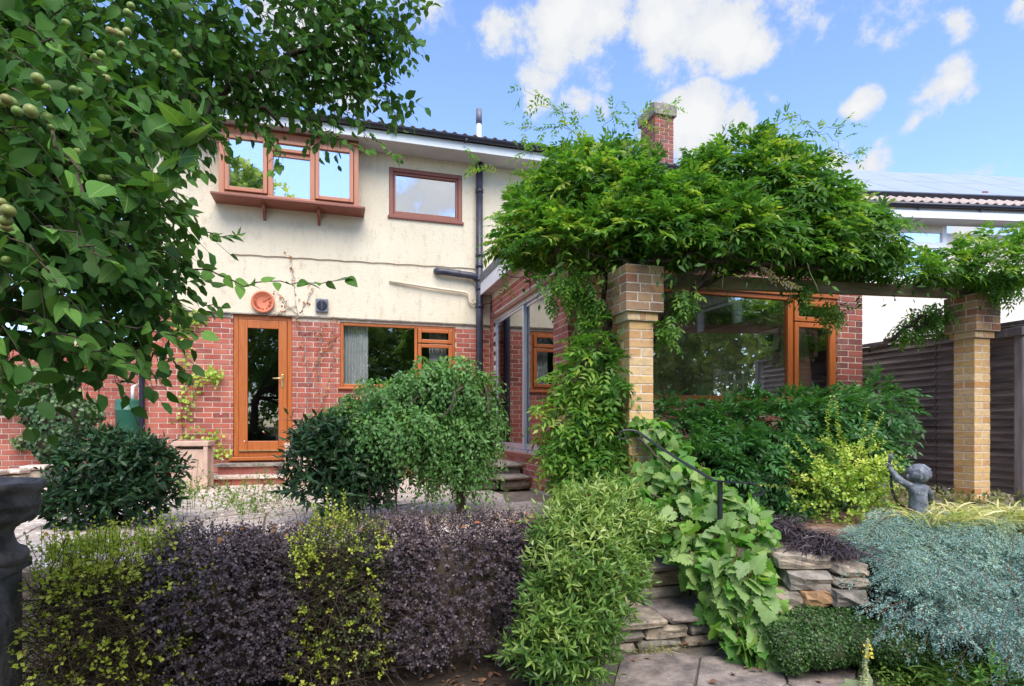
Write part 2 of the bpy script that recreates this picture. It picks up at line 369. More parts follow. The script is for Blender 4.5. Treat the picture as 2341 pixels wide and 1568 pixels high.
def leaves(name, tpl, lv, m, parent, rng, kind=None, vary=.5):
    V = leaf_arrays(tpl, lv['p'], lv['d'], lv['n'], lv['L'], rng, vary)
    k = len(tpl[0]); Fc = tpl[1][None]+k*np.arange(len(V))[:, None, None]
    o = trimesh(name, V, Fc, m, parent, np.repeat(lv['t'], k), smooth=True)
    return tag(o, kind=kind)
def leaf_objects(tpl, lv, idx, m, parent, variants=4, name='leaf'):
    """each of these leaves is an object of its own; alike ones share mesh data"""
    rng = np.random.default_rng(1); ms = []
    for i in range(variants):
        tv = tpl[0].copy(); tv[:, 2] *= .5+.9*i/variants; tv[:, 1] *= 1-.12*(i % 2)
        me = bpy.data.meshes.new('leaf'); me.from_pydata([tuple(v) for v in tv], [], [tuple(int(a) for a in f) for f in tpl[1]]); me.materials.append(m); me.polygons.foreach_set('use_smooth', [True]*len(me.polygons)); me.update(); ms.append(me)
    inv = wm(parent).inverted()
    for c, i in enumerate(idx):
        d = Vector(lv['d'][i]).normalized(); s = Vector(lv['n'][i]).cross(d).normalized(); n = d.cross(s); L = float(lv['L'][i])
        o = bpy.data.objects.new(name, ms[c % variants]); C.objects.link(o)
        R = Matrix((d, s, n)).transposed()
        o.rotation_euler = R.to_euler(); o.location = lv['p'][i]; o.scale = (L, L, L)
        o.parent = parent; o.matrix_parent_inverse = inv
def tubes(P, R, sides=3):
    T, K, _ = P.shape; d = nrm(np.gradient(P, axis=1)); ref = np.where(np.abs(d[..., 2:]) > .9, A3(1,0,0), A3(0,0,1))
    a = nrm(np.cross(d, ref)); b = np.cross(d, a); R = np.broadcast_to(R, (T, K))
    ang = 2*PI*np.arange(sides)/sides
    V = P[:, :, None, :]+R[:, :, None, None]*(np.cos(ang)[:, None]*a[:, :, None, :]+np.sin(ang)[:, None]*b[:, :, None, :])
    f = []
    for k in range(K-1):
        for j in range(sides):
            q = (k*sides+j, k*sides+(j+1) % sides, (k+1)*sides+(j+1) % sides, (k+1)*sides+j); f += [(q[0], q[1], q[2]), (q[0], q[2], q[3])]
    return V.reshape(-1, 3), (np.array(f)[None]+K*sides*np.arange(T)[:, None, None]).reshape(-1, 3)
def wob(p, sc_, seed=0):
    q = p*sc_; r = np.random.default_rng(seed).uniform(0, 6.28, 9)
    return (np.sin(q[:,0]*1.3+q[:,1]*.7+r[0])+np.sin(q[:,1]*1.7-q[:,2]*1.1+r[1])+np.sin(q[:,2]*1.9+q[:,0]*.9+r[2])+.6*np.sin(q[:,0]*3.1+r[3])*np.sin(q[:,2]*2.7+r[4]))/3
def shell(blobs, n, rng, depth=.35, amp=.12, freq=6, inner=.12, powr=2):
    c = np.array([b[0] for b in blobs], float); R = np.array([b[1] for b in blobs], float)
    w = (R[:,0]*R[:,1]*R[:,2])**(2/3); w /= w.sum()
    P = np.zeros((0,3)); Nn = np.zeros((0,3))
    while len(P) < n:
        m = int(n*1.5)+50; i = rng.choice(len(c), m, p=w); u = nrm(rng.normal(size=(m,3)))
        q = 1-depth*rng.random(m)**powr
        p = c[i]+u*R[i]*q[:,None]; nn = nrm(u/R[i]); p = p+nn*(wob(p, freq)*amp*R[i].min(1))[:,None]
        D = np.linalg.norm((p[:,None,:]-c[None])/R[None], axis=2); D[np.arange(m), i] = 9
        keep = (D.min(1) > .78) | (rng.random(m) < inner)
        P = np.vstack([P, p[keep]]); Nn = np.vstack([Nn, nn[keep]])
    return P[:n], Nn[:n]
def boxshell(lo, hi, n, rng, depth=.10, amp=.04, freq=7, faces='fts'):
    lo, hi = np.array(lo, float), np.array(hi, float); s = hi-lo
    ar = {'f': s[0]*s[2], 't': s[0]*s[1], 'l': s[1]*s[2], 'r': s[1]*s[2], 'k': s[0]*s[2]*.4}; ks = 'ftlrk'; w = np.array([ar[k] for k in ks]); w /= w.sum()
    f = rng.choice(5, n, p=w); u = rng.random((n,3)); p = lo+u*s; nn = np.zeros((n,3)); dd = depth*rng.random(n)**1.6
    for k, ax, v, sg in ((0,1,lo[1],-1),(1,2,hi[2],1),(2,0,lo[0],-1),(3,0,hi[0],1),(4,1,hi[1],1)):
        m = f == k; p[m, ax] = v-sg*dd[m]; nn[m, ax] = sg
    # round the long edges off
    e = np.clip((p[:,2]-(hi[2]-.12))/.12, 0, 1); g = np.clip(((lo[1]+.12)-p[:,1])/.12, 0, 1); k = np.minimum(e, g)
    p[:,1] += k*.05; p[:,2] -= k*.05
    p += nn*(wob(p, freq, 3)*amp)[:,None]
    return p, nn
def twigs(base, d, length, K, L, rng, droop=.0, angle=55, planar=False, jit=.25, up=.5, start=.15, Lj=.2, tone=None, tw=.1, outn=None, terminal=True, taper=.25, roll=.5):
    T = len(base); d = nrm(d); length = np.broadcast_to(length, (T,)); L = np.broadcast_to(L, (T,))
    ref = np.where(np.abs(d[:, 2:]) > .95, A3(1,0,0), A3(0,0,1)); a = nrm(np.cross(d, ref)); b = np.cross(a, d)
    if planar:                                     # roll the plane of the leaf a little
        r = rng.normal(0, roll, T); a, b = a*np.cos(r)[:,None]+b*np.sin(r)[:,None], b*np.cos(r)[:,None]-a*np.sin(r)[:,None]
    ks = np.arange(K); s = start+(1-start)*(ks+.5)/K if not planar else start+(1-start)*(np.floor(ks/2)+.5)/max(1, K/2)
    s = np.broadcast_to(s, (T, K)).copy()
    def at(s_): return base[:,None,:]+d[:,None,:]*(length[:,None]*s_)[...,None]+A3(0,0,-1)*(droop*length[:,None]*s_**2)[...,None]
    p = at(s); tang = nrm(d[:,None,:]+A3(0,0,-1)*(2*droop*s)[...,None])
    if planar: ph = np.where(ks % 2 == 0, 0, PI)[None]+np.zeros((T,1)); nn = np.broadcast_to(b[:,None,:], p.shape).copy()
    else: ph = (ks*2.4)[None]+rng.uniform(0, 6.28, (T,1))
    side = a[:,None,:]*np.cos(ph)[...,None]+b[:,None,:]*np.sin(ph)[...,None]
    an = np.radians(angle)+rng.normal(0, .18, p.shape[:2]); 
    if terminal: s[:, -1] = 1; p[:, -1] = at(s)[:, -1]; an[:, -1] = .1
    ld_ = tang*np.cos(an)[...,None]+side*np.sin(an)[...,None]+rng.normal(0, jit*.5, p.shape)
    if not planar:
        nn = A3(0,0,up)+rng.normal(0, .45, p.shape)+tang*.25
        if outn is not None: nn = nn+outn[:,None,:]*.55
    else: nn = nn+rng.normal(0, jit, p.shape)
    LL = L[:,None]*(1-Lj+2*Lj*rng.random((T,K)))*(1-taper*np.abs(2*s-1)**2)
    tn = (rng.random(T) if tone is None else tone)[:,None]+rng.normal(0, tw, (T,K))
    q = np.linspace(0, 1, 4)[None].repeat(T, 0)
    return dict(p=p.reshape(-1,3), d=ld_.reshape(-1,3), n=nn.reshape(-1,3), L=LL.ravel(), t=np.clip(tn, .02, .98).ravel()), at(q)
def cat(*ls): return {k: np.concatenate([l[k] for l in ls]) for k in ls[0]}
def bl(U, V, t, r, sx=1, sy=1, sz=1):
    return (tuple(W(U, V, t)), (r*sx, r*sy, r*sz))
def rnd(rng, n, s=1): return rng.normal(0, s, (n,3))
def branch(mb, pts, r0, r1, rng, wig=.02, n=6, seg=4):
    P = [Vector(pts[0])]
    for a, b in zip(pts[:-1], pts[1:]):
        a, b = Vector(a), Vector(b)
        for k in range(1, seg+1):
            q = a.lerp(b, k/seg)
            if not (b is pts[-1] and k == seg): q = q+Vector(rng.normal(0, wig, 3))
            P.append(q)
    m = len(P); mb.tube(P, [r0+(r1-r0)*i/(m-1) for i in range(m)], n); return P

# ------------------------------------------------------------------ bricks
def chamfer_box(dx, dy, dz, c, jit=0, seed=0):
    """a slightly worn brick: a box with its corners and edges cut"""
    r = random.Random(seed); P = []; F_ = []
    X, Y, Z = dx/2, dy/2, dz/2
    idx = {}
    for sx in (-1,1):
        for sy in (-1,1):
            for sz in (-1,1):
                j = [r.uniform(-jit, jit) for _ in range(3)]
                for ax in range(3):
                    v = [sx*(X-(c if ax != 0 else 0))+j[0], sy*(Y-(c if ax != 1 else 0))+j[1], sz*(Z-(c if ax != 2 else 0))+j[2]]
                    idx[(sx,sy,sz,ax)] = len(P); P.append(tuple(v))
    for s in (-1,1):
        for ax in range(3):
            o = [a for a in range(3) if a != ax]; q = []
            for u, v in ((-1,-1),(1,-1),(1,1),(-1,1)):
                k = [0,0,0]; k[ax] = s; k[o[0]] = u; k[o[1]] = v; q.append(idx[(*k, ax)])
            flip = (s > 0) == (ax == 1)
            F_.append(tuple(q[::-1] if flip else q))
    for a in range(3):                                     # edges
        o = [b for b in range(3) if b != a]
        for u in (-1,1):
            for v in (-1,1):
                k0, k1 = [0,0,0], [0,0,0]; k0[a], k1[a] = -1, 1; k0[o[0]] = k1[o[0]] = u; k0[o[1]] = k1[o[1]] = v
                F_.append((idx[(*k0,o[0])], idx[(*k1,o[0])], idx[(*k1,o[1])], idx[(*k0,o[1])]))
    for sx in (-1,1):
        for sy in (-1,1):
            for sz in (-1,1): F_.append(tuple(idx[(sx,sy,sz,a)] for a in range(3)))
    return P, F_
BM = {}
def brick_meshes(key, m, dims, n=4, c=.003, jit=.0015):
    if key not in BM:
        ms = []
        for i in range(n):
            v, f = chamfer_box(*dims, c, jit, i+7); me = bpy.data.meshes.new('brick'); me.from_pydata(v, [], f); me.materials.append(m); me.update(); ms.append(me)
        BM[key] = ms
    return BM[key]
def lay(u0, u1, z0, z1, holes, rng, off=0, L=.213, H=.063, J=.012):
    """stretcher bond clipped at the openings: (centre u, centre z, length)"""
    out_ = []; row = 0; z = z0
    while z+H <= z1+.012:
        u = u0-off-(0 if row % 2 == 0 else (L+J)/2)
        while u < u1:
            segs = [(max(u, u0), min(u+L, u1))]
            for h0, h1, g0, g1 in holes:
                if g0 < z+H-.01 and g1 > z+.01:
                    ns = []
                    for a, b in segs:
                        if b <= h0 or a >= h1: ns.append((a, b)); continue
                        if a < h0-.03: ns.append((a, h0))
                        if b > h1+.03: ns.append((h1, b))
                    segs = ns
            for a, b in segs:
                if b-a > .03: out_.append(((a+b)/2, z+H/2, b-a))
            u += L+J
        z += H+J; row += 1
    return out_
def put_bricks(bricks, axis, plane, face, obj_mat, stuff_mat, parent, rng, limit, key, score=None, depth=.09):
    """face: the outward direction along the other axis (-1 or 1). The bricks that show largest are objects, the rest one mesh"""
    score = score or (lambda p: 0)
    L = []
    for u, z, l in bricks:
        p = Vector((u, plane-face*depth/2, z)) if axis == 'x' else Vector((plane-face*depth/2, u, z))
        L.append((score(p), l, p))
    L.sort(key=lambda q: -q[0])
    ms = brick_meshes(key+axis, obj_mat, (.215, depth, .065) if axis == 'x' else (depth, .215, .065))
    inv = wm(parent).inverted()
    for i, (s_, l, p) in enumerate(L[:limit]):
        o = bpy.data.objects.new('brick', ms[rng.randrange(4)]); C.objects.link(o)
        dv = rng.uniform(-.0015, .0025)*face
        o.location = p+(Vector((0, dv, 0)) if axis == 'x' else Vector((dv, 0, 0)))
        o.scale = (l/.215, 1, 1) if axis == 'x' else (1, l/.215, 1)
        o.parent = parent; o.matrix_parent_inverse = inv
    rest = L[limit:]
    if rest:
        mb = MB()
        for s_, l, p in rest:
            hx, hy = (l/2, depth/2) if axis == 'x' else (depth/2, l/2); dv = rng.uniform(-.0015, .0025)
            if axis == 'x': mb.box(p.x-hx, p.x+hx, p.y-hy+dv, p.y+hy+dv, p.z-.0325, p.z+.0325)
            else: mb.box(p.x-hx+dv, p.x+hx+dv, p.y-hy, p.y+hy, p.z-.0325, p.z+.0325)
        tag(mb.build('bricks_beyond', stuff_mat, parent), kind='stuff')
def wallcells(mb, axis, a0, a1, z0, z1, d0, d1, holes):
    us = sorted({a0, a1, *[min(max(h[0], a0), a1) for h in holes], *[min(max(h[1], a0), a1) for h in holes]})
    zs = sorted({z0, z1, *[min(max(h[2], z0), z1) for h in holes], *[min(max(h[3], z0), z1) for h in holes]})
    for i in range(len(us)-1):
        for j in range(len(zs)-1):
            cu, cz = (us[i]+us[i+1])/2, (zs[j]+zs[j+1])/2
            if any(h[0] < cu < h[1] and h[2] < cz < h[3] for h in holes): continue
            if axis == 'x': mb.box(us[i], us[i+1], d0, d1, zs[j], zs[j+1])
            else: mb.box(d0, d1, us[i], us[i+1], zs[j], zs[j+1])
def rect_frame(mb, x0, x1, y0, y1, z0, z1, w, wb=None):
    """a mitred-looking frame in an XZ plane: four bars butted end to end"""
    wb = wb or w
    mb.box(x0, x0+w, y0, y1, z0, z1); mb.box(x1-w, x1, y0, y1, z0, z1)
    mb.box(x0+w, x1-w, y0, y1, z0, z0+wb); mb.box(x0+w, x1-w, y0, y1, z1-w, z1)

# ------------------------------------------------------------------ ground
YF, XE, YX = 9.22, 2.375, 5.87                     # facade plane, side wall of the extension, front wall of the extension
G = -.74                                           # the lower garden; the terrace is z = 0
gmb = MB(); gn = 60                                # one sheet out to the horizon, finely uneven near the lens
xs = sorted({-400,-120,-40,-15,*[round(-8+.35*i,2) for i in range(48)],15,40,120,400}); ys = sorted({-400,-120,-40,-15,*[round(-8+.35*i,2) for i in range(38)],40,120,400})
rr = random.Random(2); gv = [(x, y, G+(rr.uniform(-.012,.018) if abs(x) < 9 and abs(y) < 7 else 0)) for y in ys for x in xs]
nx = len(xs); gmb.add(gv, [(j*nx+i, j*nx+i+1, (j+1)*nx+i+1, (j+1)*nx+i) for j in range(len(ys)-1) for i in range(nx-1)])
tag(gmb.build('ground', M['soil'], smooth=True), 'dark bare soil with leaf litter below the hedge', kind='structure')

terr = MB()                                        # the raised terrace, cut back where the steps come up
terr.prism([(-9,4.0),(1.62,4.0),(1.62,4.75),(2.62,4.75),(2.62,3.42),(3.3,3.2),(9.5,2.3),(9.5,12),(XE+.05,12),(XE+.05,YF+.05),(-9,YF+.05)], G-.2, -.035)
tag(terr.build('terrace', M['joint']), 'raised terrace in front of the house', kind='structure')
# crazy paving: each stone a piece of the setting
pv = thing('patio_paving', (0, 6.5, 0), None, None); pv['kind'] = 'structure'
rp = random.Random(8); gx, gy = .56, .50
nxp, nyp = 17, 11
pts = [[(-6.6+gx*i+rp.uniform(-.15,.15), 4.02+gy*j+(rp.uniform(-.14,.14) if 0 < j < nyp-1 else 0)) for i in range(nxp)] for j in range(nyp)]
def stone_piece(name, poly, z0, z1, m, parent, r, gap=.014, tilt=.006):
    cx, cy = sum(p[0] for p in poly)/len(poly), sum(p[1] for p in poly)/len(poly)
    def ins(p, g):
        d = math.hypot(p[0]-cx, p[1]-cy); return (p[0]+(cx-p[0])*g/d, p[1]+(cy-p[1])*g/d)
    lo_ = [ins(p, gap) for p in poly]; hi_ = [ins(p, gap+.010) for p in poly]; n = len(poly)
    tx, ty = r.uniform(-tilt, tilt), r.uniform(-tilt, tilt)
    v = [(x,y,z0) for x,y in lo_]+[(x,y,z1-.008) for x,y in lo_]+[(x,y,z1+(x-cx)*tx+(y-cy)*ty) for x,y in hi_]
    f = [tuple(range(2*n,3*n))]+[(i,(i+1)%n,n+(i+1)%n,n+i) for i in range(n)]+[(n+i,n+(i+1)%n,2*n+(i+1)%n,2*n+i) for i in range(n)]
    return MB().add(v, f).build(name, m, parent)
def split(poly, r):                                # some slabs are broken in two along a diagonal
    if r.random() < .35: return [poly[:3], [poly[2], poly[3], poly[0]]]
    if r.random() < .5:
        a = [(poly[0][k]+poly[1][k])/2+r.uniform(-.05,.05) for k in (0,1)]; b = [(poly[2][k]+poly[3][k])/2+r.uniform(-.05,.05) for k in (0,1)]
        return [[poly[0], a, b, poly[3]], [a, poly[1], poly[2], b]]
    return [poly]
for j in range(nyp-1):
    for i in range(nxp-1):
        if pts[j][i][0] < -5.8 and j > 3: continue
        for q in split([pts[j][i], pts[j][i+1], pts[j+1][i+1], pts[j+1][i]], rp):
            if any(p[0] > 1.6 and p[1] < 4.8 for p in q) or any(p[0] > XE-.02 and p[1] > YX-.3 for p in q): continue
            stone_piece('paving_stone', q, -.05, rp.uniform(-.006,.006), M['slab'], pv, rp)
# brick paving in front of the extension
bp = thing('brick_paving', (4.5, 4.8, 0), None, None); bp['kind'] = 'structure'
pav_b = brickmat('paving_brick', [(.24,.12,.09),(.32,.17,.12),(.20,.12,.10),(.36,.22,.16)], 'object')
me_ = brick_meshes('pave', pav_b, (.215,.105,.05))
k = 0
for j in range(22):
    for i in range(14):
        x, y = 2.75+.225*i+(.11 if j % 2 else 0), 3.55+.115*j
        if y < 3.5-.12*(x-2.7)+.1 or k >= 300 or (2.2 < x < 2.65 and 4.3 < y < 4.75): continue
        o = bpy.data.objects.new('brick', me_[k % 4]); C.objects.link(o); o.location = (x, y, -.024+rr.uniform(-.003,.003)); o.rotation_euler = (rr.uniform(-.02,.02), rr.uniform(-.02,.02), rr.uniform(-.02,.02))
        par(o, bp); k += 1

# ------------------------------------------------------------------ the house
hs = thing('house', (2, YF, 0), 'cream rendered two storey house with red brick ground floor and brown window frames', 'house')
XL, XR = -2.55, 7.1
door = (onY(533,722,YF).x, onY(668,722,YF).x, .30, 2.39)
kwin = (onY(777,740,YF).x, onY(1041,740,YF).x, onY(800,885,YF).z, 2.345)
BR = 2.39
holesG = [door, kwin]
wc = MB(); wallcells(wc, 'x', XL, XR, -.03, BR, YF+.0035, YF+.26, holesG); bwall = wc.build('brick_wall', M['mortar'], hs)
rb = random.Random(4)
bricksG = lay(XL, XE-.004, .008, BR-.01, holesG, rb)
def vis(p):
    return (4 if -2.4 < p.x < 2.4 and p.z > .4 else 0)-abs(p.x+.2)*.5+p.z
put_bricks(bricksG, 'x', YF, -1, M['red'], M['red_i'], bwall, rb, 300, 'red', vis)
# grey lintel strip left of the door and the dark reveal under the render
MB().box(onY(440,716,YF).x, door[0]-.03, YF-.012, YF+.03, 2.325, 2.385).build('lintel', M['grey'], hs)
swin = [onY(889,365,YF), onY(1056,507,YF)]
sw = (swin[0].x, swin[1].x, onY(970,503,YF).z, 4.74)
bayb = (onY(500,400,YF-.30).x, onY(820,400,YF-.30).x)
baz = onY(820,476,YF-.30).z
bw = (bayb[0]+.06, bayb[1]-.06, baz+.03, 4.86)
up = MB(); wallcells(up, 'x', XL-.01, XR, BR, 4.94, YF-.022, YF+.26, [sw, bw]); up.build('rendered_wall', M['render'], hs)
MB().box(XL-.01, XR, YF-.034, YF-.020, BR-.006, BR+.012).build('drip_edge', M['grey'], hs)
rest = MB()
rest.box(XL, XL+.25, YF+.262, 17, -.03, 4.94); rest.box(XR-.25, XR, YF+.262, 17, -.03, 4.94); rest.box(XL+.25, XR-.25, 16.75, 17, -.03, 4.94)
rest.build('side_wall', M['render'], hs)
fl = MB(); fl.box(XL+.25, XR-.25, YF+.262, 16.7, .1, .25).box(XL+.25, XR-.25, YF+.262, 16.7, 2.6, 2.75); fl.build('storey_floor', M['roomd'], hs)
pt_ = MB(); pt_.box(XL+.26, XR-.26, 12.6, 12.7, .25, 4.9); pt_.box(.06, .14, YF+.27, 12.6, .25, 2.6); pt_.build('partition', M['roomd'], hs)
MB().box(XL+.25, XR-.25, YF+.262, 16.7, 4.86, 4.93).build('ceiling', M['roomd'], hs)
# kitchen seen dimly through the door
MB().box(-1.0, .05, 11.2, 11.75, .25, 1.15).box(-.4, .05, 11.4, 11.75, 1.6, 2.3).build('kitchen_cabinet', plain('cabinet', (.60,.52,.44), (.5,.44,.38), .5), hs)
# roof
rf = MB(); e0, e1, zr = YF-.46, 13.1, 6.35
rf.add([(XL-.3,e0,5.09),(XR+.3,e0,5.09),(XR+.3,e1,zr),(XL-.3,e1,zr),(XL-.3,17.4,5.09),(XR+.3,17.4,5.09)], [(0,1,2,3),(3,2,5,4),(0,3,4),(1,5,2)])
roof = rf.build('roof', M['tile'], hs)
def eave_tiles(n0, x0, pitch, place, m, parent, r, rows=2):
    me = bpy.data.meshes.new('roof_tile'); P = []; k = 6
    for s in (0, 1):                               # an arched pantile, two layers thick
        for j in range(k+1):
            a = j/k; z = .03+.05*math.sin(PI*min(1, a*1.25))+(-.012 if a > .8 else 0)
            P += [(a*pitch*1.02, s*.34, z), (a*pitch*1.02, s*.34, z-.016)]
    f = []
    for j in range(k):
        a, b = 2*j, 2*(k+1)+2*j
        f += [(a, a+2, b+2, b), (a+1, b+1, b+3, a+3), (a, a+1, a+3, a+2)]
    me.from_pydata(P, [], f); me.materials.append(m); me.update()
    for rrw in range(rows):
        for i in range(n0):
            o = bpy.data.objects.new('tile', me); C.objects.link(o); place(o, x0+i*pitch, rrw, r); par(o, parent)
sl = math.atan2(zr-5.09, e1-e0)
def pl(o, x, row, r):
    s = -.05+row*.30; o.location = (x, e0+s*math.cos(sl), 5.09+s*math.sin(sl)+.012+row*.001+r.uniform(-.002,.002)); o.rotation_euler = (sl, 0, r.uniform(-.01,.01))
eave_tiles(66, XL-.3, .155, pl, M['tile'], roof, rr, 2)
MB().box(XL-.3, XR+.3, e0, YF-.024, 4.94, 4.965).build('soffit', M['soffit'], hs)
MB().box(XL-.3, XR+.3, e0-.022, e0-.002, 4.925, 5.05).build('fascia', M['fascia'], hs)
gt = MB(); R_ = .055; prof = [(math.cos(a), math.sin(a)) for a in np.linspace(PI, 2*PI, 9)]
P = []
for x in (XL-.32, XR+.32): P += [(x, e0-.024-R_+R_*c, 5.105+R_*s) for c, s in prof]+[(x, e0-.024-R_+(R_-.006)*c, 5.105+(R_-.006)*s) for c, s in prof[::-1]]
n = len(P)//2; gt.add(P, [(i,(i+1)%n,n+(i+1)%n,n+i) for i in range(n)]+[tuple(range(n)), tuple(range(2*n-1,n-1,-1))])
gutter = gt.build('gutter', M['black'], hs)
for i in range(9):
    x = XL+.2+i*1.05; MB().box(x, x+.035, e0-.14, e0-.015, 5.035, 5.052).build('gutter_bracket', M['black'], gutter)
# chimney
ch = thing('chimney', (6.2, 10.55, 5.3), None, None)
for k_ in ('label', 'category'):
    if k_ in ch: del ch[k_]
par(ch, hs); cx0, cx1, cy0, cy1 = 5.99, 6.40, 10.3, 10.86
core = MB().box(cx0+.005, cx1-.005, cy0+.005, cy1-.005, 5.2, 6.86).build('chimney_core', M['mortar'], ch)
rc_ = random.Random(9)
ch_red = brickmat('sooty_red_brick', DRED+RED[:2], 'object', grime=(5,(.10,.075,.065)))
def brick_ring(x0, x1, y0, y1, z, m, key, parent, r, row, depth=.09):
    """one course round a square pier; bricks meet at the corners, turned about each course"""
    ms = brick_meshes(key+'x', m, (.215, depth, .065)); my = brick_meshes(key+'y', m, (depth, .215, .065)); inv = wm(parent).inverted()
    def one(mesh, loc, sc3):
        o = bpy.data.objects.new('brick', mesh[r.randrange(4)]); C.objects.link(o); o.location = loc; o.scale = sc3; o.parent = parent; o.matrix_parent_inverse = inv
    def cuts(a, b):
        Lb = b-a
        if Lb < .26: return [(a, b)]
        n_ = Lb/.225
        if n_ < 1.8: e = [a, a+.215, b] if (row//2) % 2 == 0 else [a, b-.215, b]
        else:
            k_ = round(n_); e = [a+Lb*i/k_ for i in range(k_+1)]
        return list(zip(e[:-1], e[1:]))
    j = .005; jj = r.uniform(0, .002); D = .1025 if min(x1-x0, y1-y0) > .25 else (min(x1-x0, y1-y0)-.010)/2
    def xrow(a, b):
        for yy, sg in ((y0, -1), (y1, 1)):
            for u, v in cuts(a, b):
                u2, v2 = (u if u == a else u+j), (v if v == b else v-j)
                one(ms, ((u2+v2)/2, yy-sg*(D/2-jj), z+.0325), ((v2-u2)/.215, D/depth, 1))
    def yrow(a, b):
        for xx, sg in ((x0, -1), (x1, 1)):
            for u, v in cuts(a, b):
                u2, v2 = (u if u == a else u+j), (v if v == b else v-j)
                one(my, (xx-sg*(D/2-jj), (u2+v2)/2, z+.0325), (D/depth, (v2-u2)/.215, 1))
    if row % 2 == 0:
        xrow(x0, x1)
        if y1-y0 > 2*D+.05: yrow(y0+D+.010, y1-D-.010)
    else:
        yrow(y0, y1)
        if x1-x0 > 2*D+.05: xrow(x0+D+.010, x1-D-.010)
for i in range(22): brick_ring(cx0, cx1, cy0, cy1, 5.22+.075*i, ch_red, 'chim', ch, rc_, i, .1)
MB().box(cx0-.05, cx1+.05, cy0-.05, cy1+.05, 6.87, 7.09).build('chimney_cap', M['grey'], ch, bev=.012)
# flue pipe on the roof
fp = MB(); pf = W(1095, 325, 9.9); fp.tube([(pf.x, pf.y, 5.0), (pf.x, pf.y, W(1095,283,9.9).z)], .042, 12); flue = fp.build('flue_pipe', M['fascia'], hs, True)
MB().tube([(pf.x, pf.y, W(1095,283,9.9).z), (pf.x, pf.y, W(1095,250,9.9).z)], .05, 12).build('flue_cap', M['vent'], flue, True)

# ---- windows and doors
def pane(name, x0, x1, y, z0, z1, m, parent): return MB().box(x0, x1, y, y+.006, z0, z1).build(name, m, parent)
def sash(x0, x1, y, z0, z1, m, mx, parent, gm, w=.055, d=.035, name='casement'):
    """an opening light: a bevelled frame proud of the outer frame, with its pane"""
    mb = MB(); mb.box(x0, x0+w, y-d, y+.02, z0, z1); mb.box(x1-w, x1, y-d, y+.02, z0, z1)
    o = mb.build(name, m, parent, bev=.007)
    MB().box(x0+w, x1-w, y-d, y+.02, z0, z0+w).box(x0+w, x1-w, y-d, y+.02, z1-w, z1).build('rail', mx, o, bev=.007)
    pane('pane', x0+w, x1-w, y-.004, z0+w, z1-w, gm, o); return o
# glazed door
dx0, dx1, dz0, dz1 = door; yd = YF+.05
df = MB(); rect_frame(df, dx0+.003, dx1-.003, yd-.03, yd+.04, dz0+.05, dz1-.01, .065); dfo = df.build('door_frame', M['oak'], hs, bev=.006)
dl = MB(); a0, a1, b0, b1 = dx0+.072, dx1-.072, dz0+.12, dz1-.08; rect_frame(dl, a0, a1, yd-.045, yd+.015, b0, b1, .115, .15); dr = dl.build('door', M['oak'], hs, bev=.006)
pane('pane', a0+.115, a1-.115, yd-.02, b0+.15, b1-.115, M['g_door'], dr)
MB().box(a0+.095, a0+.1145, yd-.052, yd-.047, b0+.14, b1-.11).build('glazing_bead', M['oak'], dr)
hz_ = onY(643,869,yd).z; hx = a1-.06
hb = MB(); hb.box(hx-.016, hx+.016, yd-.055, yd-.046, hz_-.11, hz_+.08); hpl = hb.build('handle_plate', M['gold'], dr, bev=.004)
MB().tube([(hx, yd-.05, hz_+.02), (hx, yd-.10, hz_+.02), (hx-.03, yd-.105, hz_+.02), (hx-.13, yd-.10, hz_+.018)], .010, 8).build('handle', M['gold'], dr, True)
MB().box(a0, a1, yd-.06, yd-.046, dz0+.125, dz0+.142).build('brass_strip', M['gold'], dr)
MB().box(dx0-.05, dx1+.03, YF-.07, yd+.02, dz0-.005, dz0+.048).build('threshold', M['oakx'], hs, bev=.008)
# door steps
dst = thing('door_steps', (0, YF-.3, 0), 'pair of shallow stone and brick steps up to the brown glazed door', 'steps')
MB().box(dx0-.20, dx1+.04, YF-.36, YF-.004, .225, .265).build('tread', M['grey'], dst, bev=.006)
MB().box(dx0-.14, dx1-.02, YF-.32, YF-.006, .12, .225).build('riser', M['dred_i'], dst)
MB().box(dx0-.36, dx1+.04, YF-.68, YF-.01, .085, .12).build('tread', M['slab'], dst, bev=.006)
for i in range(6):
    w_ = (dx1-dx0+.2)/6; x = dx0-.24+i*w_; MB().box(x+.005, x+w_-.005, YF-.64, YF-.35, .004, .083).build('brick', M['red'], dst, bev=.003)
MB().box(dx0-.235, dx1-.05, YF-.63, YF-.36, .0, .08).build('mortar_bed', M['mortar'], dst)

# kitchen window: fixed light and an opening pair
k0, k1, kz0, kz1 = kwin; yk = YF+.045
kw = MB(); rect_frame(kw, k0+.003, k1-.003, yk-.03, yk+.04, kz0, kz1, .05); xm = onY(950,740,yk).x
kw.box(xm-.02, xm+.025, yk-.03, yk+.04, kz0+.05, kz1-.05); kwo = kw.build('window', M['oak'], hs, bev=.006)
pane('pane', k0+.05, xm-.02, yk-.006, kz0+.05, kz1-.05, M['g_mid'], kwo)
zt = onY(995,787,yk).z
sash(xm+.03, k1-.055, yk-.025, zt+.008, kz1-.052, M['oak'], M['oakx'], hs, M['g_mid'], name='fanlight')
sash(xm+.03, k1-.055, yk-.025, kz0+.052, zt-.008, M['oak'], M['oakx'], hs, M['g_mid'])
MB().box(k0-.03, k1+.03, YF-.05, yk-.032, kz0-.035, kz0-.002).build('sill', M['oakx'], kwo, bev=.008)
def curtain(x0, x1, y, z0, z1, m, parent, folds=9, amp=.018):
    n_ = folds*6; P = [(x0+(x1-x0)*i/n_, y+amp*math.sin(2*PI*i*folds/n_)+.004*math.sin(i), z) for z in (z0, z1) for i in range(n_+1)]
    return MB().add(P, [(i, i+1, n_+2+i, n_+1+i) for i in range(n_)]).build('curtain', m, parent, True)
